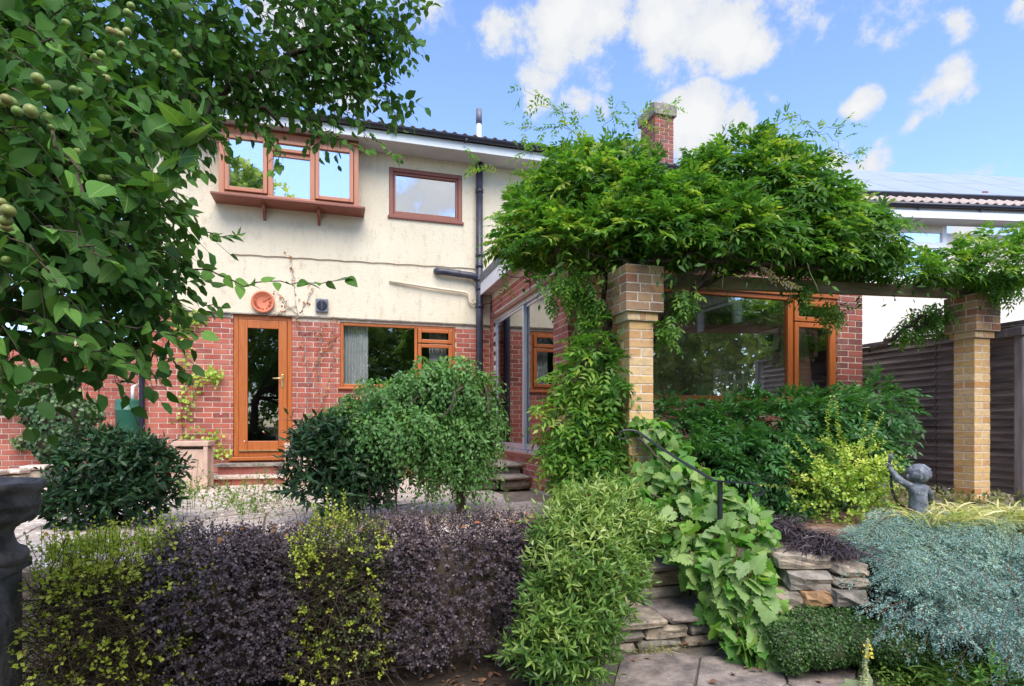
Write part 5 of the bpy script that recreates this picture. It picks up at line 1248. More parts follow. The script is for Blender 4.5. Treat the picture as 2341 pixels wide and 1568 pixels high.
mb = MB(); B_, D_ = [], []
for pts in runs:
    Q = branch(mb, [W(*p) for p in pts], .0035, .0012, rg, .008, 5, 5); step_ = .021
    Ls = 0
    for a, b in zip(Q[:-1], Q[1:]):
        n_ = max(1, int((b-a).length/step_))
        for i in range(n_): B_.append(a.lerp(b, (i+.5)/n_)); D_.append((b-a).normalized())
mb.build('twig', M['twig'], at_)
B_, D_ = np.array(B_), np.array(D_)
sd_ = nrm(np.cross(D_, A3(0,0,1)))*np.where(np.arange(len(B_)) % 2 == 0, 1, -1)[:, None]
run_lv = dict(p=B_+rnd(rg, len(B_), .004), d=D_*.75+sd_*.45+A3(0,-.15,-.28)+rnd(rg, len(B_), .32), n=A3(0,-.25,.85)+rnd(rg, len(B_), .5), L=.066*(.75+.45*rg.random(len(B_)))*np.where((np.linalg.norm(B_-A3(0,0,.8),axis=1) < 1.6) & (B_[:,2] > 1.15) & (B_[:,0] > -.45), 1.1, .80), t=.3+.5*rg.random(len(B_)))
tips = run_lv
camp = A3(0,0,.8); dist = np.linalg.norm(tips['p']-camp, axis=1); order = np.argsort(dist/tips['L'])[:300]
leaf_objects(T_FINE, tips, order, L['apple_o'], at_)
restm = np.ones(len(B_), bool); restm[order] = False
rest_ = {k: v[restm] for k, v in tips.items()}
allv = cat(lv, rest_) if restm.any() else lv
# keep the space right before the lens free
dd = np.linalg.norm(allv['p']-camp, axis=1); keep = dd > 1.15; allv = {k: v[keep] for k, v in allv.items()}
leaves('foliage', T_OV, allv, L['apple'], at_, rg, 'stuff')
V, Fc = tubes(tw, np.linspace(.0020,.0008,4)[None].repeat(len(tw),0)); tag(trimesh('twigs', V, Fc, M['twig'], at_), kind='stuff')
mb = MB()
tb = W(-420, 971, 2.3); tr0 = Vector((tb.x, tb.y, G-.05)); tr1 = Vector((tb.x+.1, tb.y+.1, 1.5))
branch(mb, [tr0, Vector((tb.x+.04, tb.y+.02, .4)), tr1], .11, .08, rg, .02, 10, 5); mb.build('trunk', M['bark'], at_, True)
for pts in ([(300,330,2.6),(600,150,3.2),(860,60,3.5)],[(100,300,2.2),(330,200,2.7),(480,40,3.0)],[(60,520,1.9),(230,560,2.05),(330,570,2.2)],[(50,700,1.8),(200,740,1.95),(300,780,2.0)],[(200,-100,2.6),(500,-150,3.1),(760,-60,3.4)],[(380,260,2.7),(480,220,3.0),(640,280,3.2)]):
    mb = MB(); branch(mb, [tr1]+[W(*p) for p in pts], .04, .008, rg, .03, 7, 5); mb.build('limb', M['bark'], at_, True)
fa = leafmat('apple_skin', [(.16,.26,.04),(.20,.30,.05),(.26,.32,.07),(.30,.22,.07)], 'object', rough=.35, trans=.0)
apm = bpy.data.meshes.new('apple'); b = bmesh.new(); bmesh.ops.create_icosphere(b, subdivisions=3, radius=1)
for v in b.verts:
    r = math.hypot(v.co.x, v.co.y); v.co.z = v.co.z*.92-.22*math.exp(-(r/.28)**2)*(1 if v.co.z > 0 else -.6)
b.to_mesh(apm); b.free(); apm.materials.append(fa); apm.polygons.foreach_set('use_smooth', [True]*len(apm.polygons))
for U, V, t in ((262,68,1.8),(278,68,1.8),(250,82,1.82),(268,88,1.8),(285,90,1.8),(228,122,1.8),(240,132,1.8),(222,140,1.8),(236,150,1.8),(90,178,1.5),(100,190,1.5),(180,200,1.75),(188,205,1.75),(20,235,1.35),(52,242,1.3),(72,256,1.3),(35,228,1.34),(10,225,1.36),(110,270,1.5),(120,280,1.52),(8,455,1.25),(14,475,1.25),(4,490,1.25),(20,500,1.25),(10,512,1.25),
                (118,638,1.7),(128,632,1.72),(230,410,2.0),(255,408,2.0),(300,20,2.0),(305,30,2.0),(215,10,1.9),(160,345,1.8),(170,350,1.82),(700,90,3.3),(712,96,3.3),(60,655,1.7),(240,185,1.9),(150,60,2.1),(400,120,2.6),(408,128,2.6),(340,330,2.2),(20,600,1.6)):
    o = bpy.data.objects.new('apple', apm); C.objects.link(o); s = random.uniform(.0095,.014)*(1 if t < 2 else 1.25); U += random.uniform(-14,14); V += random.uniform(-12,12); t += random.uniform(-.05,.05); o.scale = (s, s, s); o.location = W(U, V, t-.12); o.rotation_euler = (random.uniform(-.6,.6), random.uniform(-.6,.6), random.uniform(0,6)); par(o, at_)

T_RD = fold4(.30, .08, .12, .42)
# ---- small weeping tree on the patio
rg = np.random.default_rng(14)
ww = thing('weeping_tree', tuple(W(1055, 1180, 5.3))[:2]+(0,), 'small weeping standard tree with a domed green crown on the patio', 'tree')
b_ = [bl(985,890,5.3,.30,1,1,.75),bl(900,920,5.3,.30,1.1,1,.8),bl(1050,900,5.3,.30,1,1,.9),bl(820,965,5.2,.26,1.1,1,.8),bl(1095,960,5.3,.22,1,1,1),bl(930,990,5.0,.34,1.3,.9,.6),bl(1060,1010,5.2,.22),bl(870,1000,5.0,.25,1.1,1,.7),bl(760,975,5.2,.14,1.3,1,.7),bl(1000,1045,5.1,.17),bl(1080,1070,5.2,.12)]
P, Nn = shell(b_, 4300, rg, .75, .2, 6, .5, 1.3)
d = Nn*.8+A3(0,0,-.25)+rnd(rg, len(P), .3); nn = Nn
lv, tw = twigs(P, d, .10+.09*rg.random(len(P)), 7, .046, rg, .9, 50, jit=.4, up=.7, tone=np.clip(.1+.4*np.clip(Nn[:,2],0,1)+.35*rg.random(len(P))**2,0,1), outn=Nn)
# trailing strands
B_ = np.array([W(U, V, 5.0) for U, V in ((830,1010),(860,1040),(900,1060),(935,1070),(960,1080),(985,1090),(1010,1090),(1040,1110),(1060,1120),(1085,1110),(1110,1080),(1140,990),(1150,930),(1130,1050),(1150,1000),(745,1000),(880,1060),(1120,900),(720,960),(1000,1070),(975,1060),(920,1050))])
lv2, tw2 = twigs(B_, A3(0,0,-1)+rnd(rg, len(B_), .2), .28+.2*rg.random(len(B_)), 13, .044, rg, .2, 50, jit=.4, up=.5, tone=.3+.5*rg.random(len(B_)))
leaves('foliage', T_RD, cat(lv, lv2), L['weep'], ww, rg, 'stuff'); V, Fc = tubes(np.concatenate([tw[::4], tw2]), .0012); tag(trimesh('twigs', V, Fc, M['gtwig'], ww), kind='stuff')
mb = MB(); wx_, wy_ = ww.location.x, ww.location.y; branch(mb, [Vector((wx_,wy_,-.02)), Vector((wx_+.01,wy_,.35)), Vector((wx_-.02,wy_,.95))], .048, .04, rg, .01, 9, 5); mb.build('trunk', M['bark'], ww, True)
for i in range(7):
    a = i*.9; mb = MB(); c = Vector((wx_-.02, wy_, .9)); branch(mb, [c, c+Vector((.3*math.cos(a),.3*math.sin(a),.22)), c+Vector((.55*math.cos(a)-.15,.5*math.sin(a),-.05))], .02, .006, rg, .02, 6); mb.build('limb', M['bark'], ww, True)

# ---- two dark bay shrubs
def bay(name, blobs, n, seed, label, base, Lf):
    rg = np.random.default_rng(seed); t = thing(name, tuple(base), label, 'shrub')
    P, Nn = shell(blobs, n, rg, .6, .5, 7, .25)
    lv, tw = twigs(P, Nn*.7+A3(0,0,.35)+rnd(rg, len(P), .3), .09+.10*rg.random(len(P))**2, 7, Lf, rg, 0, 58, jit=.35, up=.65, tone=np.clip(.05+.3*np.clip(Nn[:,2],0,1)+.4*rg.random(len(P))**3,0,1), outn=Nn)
    leaves('foliage', T_LB, lv, L['bay'], t, rg, 'stuff'); V, Fc = tubes(tw, .002); tag(trimesh('twigs', V, Fc, M['twig'], t), kind='stuff')
    mb = MB()
    for i in range(9): a = i*.75; branch(mb, [Vector(base)+Vector((.04*math.cos(a),.04*math.sin(a),0)), Vector(base)+Vector((.10*math.cos(a),.10*math.sin(a),.3)), Vector(base)+Vector((.22*math.cos(a),.22*math.sin(a),.6))], .009, .004, rg, .012, 5)
    mb.build('stem', M['bark'], t); return t
T_LB = ovate(.18, .05, .18)
bay('bay_shrub', [bl(245,1085,4.8,.26),bl(185,1110,4.7,.20),bl(315,1085,4.8,.24),bl(240,1035,4.8,.12),bl(340,1035,4.8,.10),bl(200,1150,4.7,.17),bl(300,1145,4.7,.18),bl(390,1080,4.8,.07),bl(120,1170,4.6,.06)], 640, 15, 'broad dark evergreen shrub on the left in front of the water butt', onZ(250, 1190, 0), .085)
bay('bay_shrub', [bl(790,1030,4.9,.22),bl(730,1060,4.8,.16),bl(800,1090,4.8,.20),bl(760,1000,4.9,.15),bl(830,1050,4.9,.2),bl(780,1130,4.8,.15),bl(715,1010,4.9,.1),bl(850,1110,4.9,.12),bl(700,1120,4.8,.07)], 620, 16, 'dark glossy evergreen shrub tucked against the left of the weeping tree', onZ(805, 1185, 0), .085)

# ---- the clipped hedge: two purple and two lime lengths
def hx(U, Y): return onY(U, 1150, Y).x
HY0, HY1 = 3.42, 3.92
def hedge(x0, x1, z1, n, tpl, m, Lf, seed, label, cat_, grp, tw_m, K=6, droop=.1, tone=None, wild=None, tlen=.09, thick=.0014, depth=.16, zb=-.62, twn=1):
    rg = np.random.default_rng(seed); t = thing('hedge_shrub', ((x0+x1)/2, (HY0+HY1)/2, G), label, cat_, grp)
    P, Nn = boxshell((x0,HY0,zb), (x1,HY1,z1), n, rg, depth, .075, 5)
    P[:,0] += wob(P[:, [1,2,0]], 6, seed)*.11+rg.normal(0, .02, n)
    P[:,1] += np.clip((-.38-P[:,2])/.3, 0, 1)*.10*(P[:,1] < (HY0+HY1)/2)
    d = Nn*.7+A3(0,0,.35)+rnd(rg, n, .4); hole = (wob(P, 7.5, seed+40) > .74) & (Nn[:,1] < -.5); P = P+hole[:,None]*A3(0,.16,0)
    lv, tw = twigs(P, d, tlen*(.6+.8*rg.random(n)+.9*(Nn[:,2] > .5)*(rg.random(n) < .04)), K, Lf, rg, droop, 55, jit=.5, up=.6, tone=tone(P, rg) if tone else None, outn=Nn)
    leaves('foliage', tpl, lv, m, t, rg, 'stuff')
    if wild is not None:
        lv2, tw2 = wild(rg, x0, x1, z1); leaves('young_shoots', tpl, lv2, m, t, rg, 'stuff'); tw = np.concatenate([tw, tw2])
    V, Fc = tubes(tw[::twn], thick); tag(trimesh('twigs', V, Fc, tw_m, t), kind='stuff')
    mb = MB(); r = random.Random(seed); x = x0+.12
    while x < x1-.05: branch(mb, [Vector((x,3.66,G-.02)), Vector((x+r.uniform(-.06,.06),3.66,-.45)), Vector((x+r.uniform(-.15,.15),3.6,-.1))], .016, .005, rg, .02, 5); x += r.uniform(.12,.22)
    mb.build('stem', M['bark'], t); return t
def bare(x0, x1, n, seed, parent, m, zmax):     # the inside tangle of thin woody twigs
    rg = np.random.default_rng(seed); B = np.stack([rg.uniform(x0,x1,n), rg.uniform(HY0+.03,HY1-.12,n), rg.uniform(-.70,zmax-.15,n)], 1)
    d = A3(0,-.25,.55)+rnd(rg, n, .55); _, tw = twigs(B, d, .25+.25*rg.random(n), 2, .01, rg, .15)
    tw[:, 1:3] += rng_like(rg, tw[:, 1:3].shape)*.018; V, Fc = tubes(tw, np.linspace(.003,.0012,4)[None].repeat(n,0)); tag(trimesh('bare_twigs', V, Fc, m, parent), kind='stuff')
def rng_like(rg, s): return rg.normal(0, 1, s)
bt = plain('grey_brown_twig', (.11,.075,.05), (.05,.033,.024), .85, 30)
xa, xb, xc, xd, xe = hx(70,3.5), hx(372,3.5), hx(690,3.5), hx(862,3.5), hx(1222,3.5)
def wildl(nn_, h):
    def f(rg, x0, x1, z1):
        B = np.stack([rg.uniform(x0,x1,nn_), rg.uniform(HY0+.05,HY1-.05,nn_), np.full(nn_, z1-.04)], 1); return twigs(B, A3(0,0,1)+rnd(rg, nn_, .22), h*(.3+.9*rg.random(nn_)**1.5), 12, .022, rg, -.05, 50, jit=.4, tone=.3+.5*rg.random(nn_), terminal=True)
    return f
h1 = hedge(xa, xb+.02, .15, 820, T_ROUND, L['lime'], .027, 21, 'sparse twiggy lime-leaved hedge shrub at the left end beside the urn', 'hedge shrub', 'clipped hedge shrubs', bt, 5, tone=lambda P, r: np.clip(.2+.5*r.random(len(P))+.2*(P[:,2] > -.0), 0, 1), wild=wildl(110, .15), tlen=.10, depth=.3)
bare(xa, xb, 1100, 31, h1, bt, .1)
rg = np.random.default_rng(77); n = 210; P, Nn = boxshell((xa,HY0-.05,-.60), (xb+.05,HY1,.12), n, rg, .05, .07, 5); lv, tw = twigs(P, Nn+A3(0,0,.4)+rnd(rg, n, .45), .07, 5, .030, rg, 0, 55, jit=.5, tone=.25+.55*rg.random(n)); leaves('bright_shoots', T_ROUND, lv, L['lime'], h1, rg, 'stuff'); V, Fc = tubes(tw, .0013); tag(trimesh('shoot_stalks', V, Fc, bt, h1), kind='stuff')
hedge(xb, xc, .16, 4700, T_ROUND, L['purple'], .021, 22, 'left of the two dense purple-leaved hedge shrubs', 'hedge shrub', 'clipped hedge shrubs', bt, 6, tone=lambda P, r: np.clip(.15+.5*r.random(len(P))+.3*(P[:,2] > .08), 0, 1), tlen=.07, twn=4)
h3 = hedge(xc, xd, .17, 1400, T_ROUND, L['olive'], .021, 23, 'yellow-green twiggy hedge shrub squeezed between the two purple ones', 'hedge shrub', 'clipped hedge shrubs', bt, 5, tlen=.09, depth=.28, tone=lambda P, r: r.random(len(P)))
rg = np.random.default_rng(5); n = 430
P, Nn = boxshell((xc-.03,HY0-.05,-.62), (xd+.03,HY1,.17), n, rg, .1, .04); lv, tw = twigs(P, Nn+A3(0,0,.5)+rnd(rg, n, .4), .06, 6, .022, rg, 0, 55, jit=.5, tone=.2+.6*rg.random(n))
B = np.array([onY(U, 1165, 3.7) for U in (745,755,762,770,735,728,780,800,880,722,905)]); B[:,2] = .14
lv2, tw2 = twigs(B, A3(0,0,1)+rnd(rg, len(B), .1), .05+.22*rg.random(len(B))*(np.abs(B[:,0]-B[1,0]) < .15)+.03, 18, .024, rg, 0, 50, jit=.35, tone=.3+.5*rg.random(len(B)))
leaves('lime_shoots', T_ROUND, cat(lv, lv2), L['lime'], h3, rg, 'stuff'); V, Fc = tubes(np.concatenate([tw, tw2]), .0013); tag(trimesh('shoot_stalks', V, Fc, bt, h3), kind='stuff')
bare(xc, xd, 900, 33, h3, bt, .15)
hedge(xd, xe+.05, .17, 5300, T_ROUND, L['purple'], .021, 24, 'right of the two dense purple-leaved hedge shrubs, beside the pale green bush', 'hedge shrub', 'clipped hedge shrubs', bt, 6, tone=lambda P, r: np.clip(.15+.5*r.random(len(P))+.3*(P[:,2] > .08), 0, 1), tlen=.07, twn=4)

# ---- sweet box bush
rg = np.random.default_rng(25)
sx = thing('sweet_box_bush', tuple(onZ(1310, 1560, G)), 'tall pale green bush with narrow pointed leaves beside the path', 'shrub')
b_ = [bl(1345,1190,3.75,.15),bl(1300,1220,3.6,.13),bl(1395,1210,3.75,.16),bl(1420,1265,3.7,.13),bl(1330,1280,3.5,.20),bl(1275,1330,3.45,.14),bl(1375,1330,3.5,.16),bl(1320,1400,3.4,.19),bl(1255,1430,3.35,.12),bl(1350,1440,3.4,.13),bl(1285,1490,3.3,.15),bl(1215,1480,3.3,.08),bl(1340,1520,3.3,.09),bl(1255,1520,3.3,.11),bl(1410,1160,3.8,.09),bl(1460,1230,3.75,.07)]
P, Nn = shell(b_, 1350, rg, .5, .3, 7, .15)
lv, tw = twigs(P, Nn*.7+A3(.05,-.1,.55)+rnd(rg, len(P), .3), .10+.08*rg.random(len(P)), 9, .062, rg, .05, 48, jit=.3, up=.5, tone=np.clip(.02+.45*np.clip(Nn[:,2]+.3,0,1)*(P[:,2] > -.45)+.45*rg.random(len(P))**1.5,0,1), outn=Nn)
leaves('foliage', T_LA, lv, L['sarc'], sx, rg, 'stuff'); V, Fc = tubes(tw, .0016); tag(trimesh('twigs', V, Fc, M['gtwig'], sx), kind='stuff')
mb = MB(); bs_ = Vector(sx.location); [branch(mb, [bs_+Vector((.05*math.cos(i),.05*math.sin(i),-.02)), bs_+Vector((.12*math.cos(i),.1*math.sin(i),.4)), bs_+Vector((.22*math.cos(i)+.05,.15*math.sin(i)+.2,.85))], .010, .004, rg, .015, 5) for i in range(10)]; mb.build('stem', M['gtwig'], sx)

# ---- grape vine over the handrail
rg = np.random.default_rng(26)
gvn = thing('grape_vine', tuple(W(1500, 1200, 4.5)), 'grape vine with broad lobed leaves tumbling over the steps below the handrail', 'vine')
b_ = [bl(1500,985,4.8,.11),bl(1465,965,4.85,.06),bl(1530,1040,4.78,.14),bl(1490,1100,4.68,.17),bl(1570,1110,4.5,.18),bl(1450,1130,4.55,.12),bl(1640,1150,4.4,.16),bl(1550,1180,4.4,.20),bl(1640,1220,4.25,.22),bl(1710,1190,4.3,.14),bl(1590,1265,4.2,.17),bl(1670,1300,4.1,.22),bl(1750,1270,4.1,.13),bl(1665,1360,4.0,.15),bl(1720,1370,3.95,.18),bl(1690,1430,3.85,.12),bl(1740,1440,3.8,.14),bl(1700,1480,3.75,.10),bl(1770,1500,3.7,.08),bl(1790,1340,4.0,.10),bl(1790,1525,3.65,.04),bl(1740,1370,3.8,.10),bl(1700,1310,3.9,.14),bl(1640,1290,4.0,.12),bl(1745,1230,4.1,.10)]
P, Nn = shell(b_, 1250, rg, .45, .2, 6, .2)
lv = dict(p=P, d=Nn*.25+A3(.02,-.25,-.6)+rnd(rg, len(P), .6), n=Nn*.4+A3(-.05,-.35,.75)+rnd(rg, len(P), .6), L=(.055+.085*rg.random(len(P)))*(1+.2*(P[:,2] < -.1)), t=np.clip(.1+.7*rg.random(len(P)),0,1))
facing = (Nn@np.array(nrm(A3(0,0,.8)-np.array(W(1600,1200,4.2)))))
order = np.argsort(-facing*1.2+np.linalg.norm(P-camp, axis=1)*.3)[:300]; m_ = np.ones(len(P), bool); m_[order] = False
leaf_objects(T_VN, lv, order, L['grape_o'], gvn, 6)
leaves('foliage', T_VN, {k: v[m_] for k, v in lv.items()}, L['grape'], gvn, rg, 'stuff')
P2 = P[::2]; _, tw = twigs(P2, -lv['d'][::2], .06, 2, .01, rg, .1); V, Fc = tubes(tw, .0018); tag(trimesh('leaf_stalks', V, Fc, plain('red_stalk', (.28,.10,.05), (.2,.14,.05), .6), gvn), kind='stuff')
mb = MB(); [branch(mb, [W(U, V, t) for U, V, t in q], .010, .004, rg, .015, 6) for q in ([(1440,1090,4.6),(1520,1150,4.4),(1620,1260,4.2),(1700,1400,3.9)],[(1460,1000,4.7),(1540,1080,4.5),(1640,1180,4.3)],[(1540,1200,4.4),(1600,1320,4.1),(1740,1500,3.75)])]; mb.build('cane', M['bark'], gvn, True)
mb = MB()
for U, V in ((1462,1008),(1455,1030),(1590,1330)):
    c = W(U, V, 4.5)
    for i in range(16): q = c+Vector(rg.normal(0, 1, 3))*.016; mb.lathe([(.0005,-.006),(.006,0),(.0005,.006)], tuple(q), 6)
mb.build('grapes', plain('dark_grape', (.03,.02,.03), None, .4), gvn, True)

# ---- golden bush
rg = np.random.default_rng(27)
gd = thing('golden_bush', tuple(onZ(1920, 1180, 0)), 'bright yellow-green bush with upright sprays left of the statue', 'shrub')
b_ = [bl(1925,1090,4.9,.17),bl(1960,1060,5.0,.15),bl(1890,1120,4.8,.14),bl(1960,1130,4.8,.16),bl(1910,1150,4.7,.13),bl(1930,1040,5.0,.10),bl(1985,1090,4.9,.10),bl(1850,1110,4.8,.07)]
P, Nn = shell(b_, 260, rg, .6, .3, 7, .4)
lv, tw = twigs(P, Nn*.8+A3(0,-.05,.4)+rnd(rg, len(P), .3), .15+.09*rg.random(len(P)), 12, .034, rg, .15, 62, jit=.25, up=.6, tone=np.clip(.15+.3*(P[:,2] > .3)+.6*rg.random(len(P))**1.3,0,1), outn=Nn)
B_ = np.array([W(U, V, 4.9) for U, V in ((1890,1010),(1920,1000),(1970,1010),(1985,1020),(1870,1060),(1840,1060),(2000,1080),(1900,1040),(1995,1120),(1935,1170),(1950,1180),(1820,1120))])
D_ = np.array([(-.05,0,1),(.0,0,1),(.25,0,.9),(.4,0,.8),(-.6,0,.7),(-.8,-.1,.6),(.7,0,.4),(-.1,0,1),(.9,0,.1),(.3,-.3,-.3),(.6,-.3,-.2),(-.9,0,.2)])
lv2, tw2 = twigs(B_, D_+rnd(rg, len(B_), .06), .30+.1*rg.random(len(B_)), 24, .026, rg, .05, 62, jit=.2, tone=.55+.3*rg.random(len(B_)))
leaves('foliage', T_ROUND, cat(lv, lv2), L['gold'], gd, rg, 'stuff'); V, Fc = tubes(np.concatenate([tw, tw2]), .0018); tag(trimesh('twigs', V, Fc, M['gtwig'], gd), kind='stuff')

# ---- blue juniper: flat layered sprays
rg = np.random.default_rng(28)
jn = thing('blue_juniper', tuple(W(2180, 1420, 3.7)), 'spreading silvery blue juniper spilling over the low wall at the right', 'conifer')
b_ = [bl(2060,1290,4.05,.15,1.4,1,.40),bl(2120,1265,4.2,.20,1.5,1,.40),bl(2250,1295,4.15,.24,1.3,1,.40),bl(2090,1335,3.8,.22,1.3,1,.45),bl(2200,1345,3.75,.26,1.3,1,.5),bl(2320,1360,3.75,.26,1.3,1,.5),bl(2140,1385,3.55,.18,1.2,1,.5),bl(2080,1375,3.7,.11,1.3,1,.5),bl(2250,1410,3.5,.20,1.3,1,.5),bl(2340,1430,3.45,.18),bl(2400,1300,4.1,.26,1,1,.6),bl(2060,1248,4.25,.15,1.5,1,.35),bl(2190,1242,4.3,.17,1.5,1,.35),bl(2320,1250,4.3,.18,1.4,1,.4)]
P, Nn = shell(b_, 300, rg, .6, .3, 6, .3)
d = A3(-.85,-.50,.0)+Nn*A3(.30,.30,.12)+rnd(rg, len(P), .17)*A3(1,1,.5)
ln = .26+.20*rg.random(len(P)); tn = np.clip(.15+.3*np.clip(Nn[:,2],0,1)+.35*rg.random(len(P)),0,1)
sub_, tw = twigs(P, d, ln, 20, .085, rg, .18, 33, True, .35, tone=tn, taper=.55, up=.7, Lj=.3)
lv, tw2 = twigs(sub_['p'], sub_['d'], sub_['L'], 9, .017, rg, .12, 36, jit=.35, tone=sub_['t'], start=.05, taper=.4, up=.5)
nB = 150; Ue = rg.uniform(1890, 2420, nB); q = rg.random(nB); Vtop = 1185+np.clip((Ue-2000)/341, 0, 1)*55-np.clip((2000-Ue)/110, 0, 1)*-45; Vbot = np.interp(Ue, [1890,1990,2080,2180,2341,2420], [1330,1370,1440,1490,1480,1480])
Ve = Vtop+(Vbot-Vtop)*q; te = 4.25-.75*q+.05*rg.normal(size=nB); um = np.interp(Ve, [1190,1240,1290,1390,1450], [1925,1925,2020,2065,2130]); Ue = um+(Ue-1890)*(2420-um)/530
E = np.array([W(u, v, t) for u, v, t in zip(Ue, Ve, te)]); dr = nrm(A3(-.82,-.50,.03)+rnd(rg, nB, .16)*A3(1,1,.5)); lb = .38+.30*rg.random(nB)
Bb = E-dr*lb[:,None]+A3(0,0,.16)*lb[:,None]
s2, tb2 = twigs(Bb, dr, lb, 18, .17, rg, .17, 36, True, .12, tone=.25+.4*rg.random(nB), taper=.5, roll=.16, start=.12)
s3, tb3 = twigs(s2['p'], s2['d'], s2['L'], 11, .055, rg, .12, 38, True, .2, tone=s2['t'], taper=.45, roll=.3, start=.1)
s4, tb4 = twigs(s3['p'], s3['d'], s3['L'], 6, .015, rg, .05, 36, jit=.3, tone=s3['t']+.12*(rg.random(len(s3['t'])) < .3), start=.05, taper=.3)
V, Fc = tubes(tb2, np.linspace(.005,.0015,4)[None].repeat(len(tb2),0)); tag(trimesh('bough', V, Fc, M['bark'], jn), kind='stuff')
V, Fc = tubes(tb3, .0022); tag(trimesh('spray_stalks', V, Fc, plain('sage_stalk', (.30,.36,.24), (.2,.25,.17), .8), jn), kind='stuff')
lv = cat(lv, s4)
leaves('foliage', (np.array([(0,0,0),(.45,.22,.05),(.45,-.22,.05),(1,0,0)], float), np.array([(0,2,1),(1,2,3)])), lv, L['jun'], jn, rg, 'stuff')
V, Fc = tubes(tw, .002); tag(trimesh('twigs', V, Fc, plain('red_brown_twig', (.22,.09,.045), (.14,.07,.04), .8), jn), kind='stuff')
mb = MB(); [branch(mb, [W(2230,1440,3.8), W(U, V+30, t+.1), W(U, V, t)], .014, .005, rg, .02, 6) for U, V, t in ((2000,1300,3.9),(2080,1340,3.7),(2150,1280,3.9),(2260,1300,3.9),(2180,1400,3.5),(2330,1380,3.5),(2060,1250,4.1))]; mb.build('branch', M['bark'], jn)

# ---- blades: yellow grass, mondo grass, strap leaves
def blades(name, base, n, spread, h, w, m, parent, rng, lean=.5, K=5, droop=.5, tone=None, dirs=None):
    B = np.array(base)[rng.integers(0, len(base), n)]+np.stack([rng.normal(0, spread, n), rng.normal(0, spread, n), np.zeros(n)], 1)
    az = rng.uniform(0, 6.28, n); le = lean*(.3+.9*rng.random(n)); d = np.stack([np.cos(az)*le, np.sin(az)*le, np.ones(n)], 1)
    if dirs is not None: d += dirs
    d = nrm(d); H = h*(.6+.6*rng.random(n)); s = np.linspace(0, 1, K+1)
    P = B[:, None]+d[:, None]*(H[:, None]*s)[..., None]+(nrm(d*A3(1,1,0)+1e-6)[:, None]*A3(1,1,0)*(.35*droop*H[:, None]*s**2)[..., None])-A3(0,0,1)*(droop*H[:, None]*s**2.2)[..., None]
    side = nrm(np.cross(d, A3(0,0,1))+rnd(rng, n, .3)); ww_ = w*np.array([.7]+[1]*(K-2)+[.7,.08])[:K+1]
    V = np.stack([P-side[:, None]*ww_[None, :, None]/2, P+side[:, None]*ww_[None, :, None]/2], 2).reshape(n, -1, 3)
    f = []
    for k in range(K): a = 2*k; f += [(a, a+1, a+3), (a, a+3, a+2)]
    Fc = np.array(f)[None]+V.shape[1]*np.arange(n)[:, None, None]
    tn = (rng.random(n) if tone is None else tone)
    return tag(trimesh(name, V, Fc, m, parent, np.repeat(tn, V.shape[1])), kind='stuff')
rg = np.random.default_rng(29)
yg = thing('yellow_grass', tuple(W(2240, 1200, 4.5)), 'clump of arching yellow striped grass between the statue and the juniper', 'ornamental grass')
blades('blades', [W(U, 1215, t)-Vector((0,0,.02)) for U, t in ((2120,4.45),(2170,4.5),(2220,4.5),(2270,4.5),(2320,4.6),(2360,4.5),(2200,4.7),(2260,4.8),(2330,4.9))], 950, .08, .40, .013, L['ygrass'], yg, rg, .7, 7, .45)
blades('green_blades', [W(U, 1205, t)-Vector((0,0,.04)) for U, t in ((2120,4.7),(2190,4.9),(2260,4.9),(2330,5.0),(2300,5.2),(2230,5.3))], 420, .12, .22, .010, leafmat('olive_blade', [(.14,.19,.05),(.26,.30,.09),(.36,.34,.16)], trans=.3), yg, rg, .9, 5, .5)
mg = thing('black_grass', tuple(W(1830, 1250, 4.3)), 'low tuft of near-black grass above the retaining stones', 'ornamental grass')
blades('blades', [W(U, V, t) for U, V, t in ((1800,1225,4.3),(1840,1235,4.2),(1880,1245,4.1),(1850,1262,4.0),(1900,1268,3.95),(1790,1200,4.5),(1925,1270,4.05),(1770,1215,4.3))], 1300, .07, .22, .008, L['mondo'], mg, rg, 1.1, 5, .7)
sl_ = thing('strap_leaf_clump', tuple(onZ(2150, 1560, G)), 'arching strap-leaved green clump under the juniper in the lower right corner', 'plant')
blades('blades', [onZ(U, V, G) for U, V in ((2060,1560),(2120,1570),(2200,1570),(2260,1580),(2320,1580),(2180,1600),(2000,1545))], 330, .07, .42, .013, L['grass'], sl_, rg, .8, 7, .5)
# mullein flower spike
rg = np.random.default_rng(30)
mu = thing('flower_spike', tuple(onZ(1972, 1600, G)), 'pale woolly flower spike with yellow blooms at the bottom right', 'flower')
b0 = W(1972, 1572, 3.1); b1 = W(1985, 1462, 3.1); mb = MB(); mb.tube([onZ(1972, 1600, G), b0, b1], [.012,.010,.006], 8); mb.build('stalk', plain('woolly_stalk', (.42,.45,.24), (.34,.38,.2), .9), mu, True)
n = 150; s = rg.random(n)[:, None]; P = np.array(b0)*(1-s)+np.array(b1)*s; r = nrm(rnd(rg, n)*A3(1,1,.1)); lv = dict(p=P, d=r+A3(0,0,.3), n=A3(0,0,1)+rnd(rg, n, .3), L=np.full(n, .022)*(1.2-.6*s[:,0]), t=rg.random(n)); leaves('buds', T_ROUND, lv, leafmat('woolly_bud', [(.40,.46,.24),(.55,.56,.30)], trans=.1, rough=.9), mu, rg, 'stuff')
n = 16; P = np.array([W(1968+rg.uniform(0,26), 1478+rg.uniform(0,24), 3.08) for _ in range(n)]); leaves('petals', T_ROUND, dict(p=P, d=rnd(rg, n)+A3(0,-.6,0), n=A3(0,-1,.2)+rnd(rg, n, .4), L=np.full(n, .020), t=rg.random(n)), leafmat('yellow_petal', [(.72,.56,.06),(.80,.66,.12)], trans=.3), mu, rg, 'stuff')
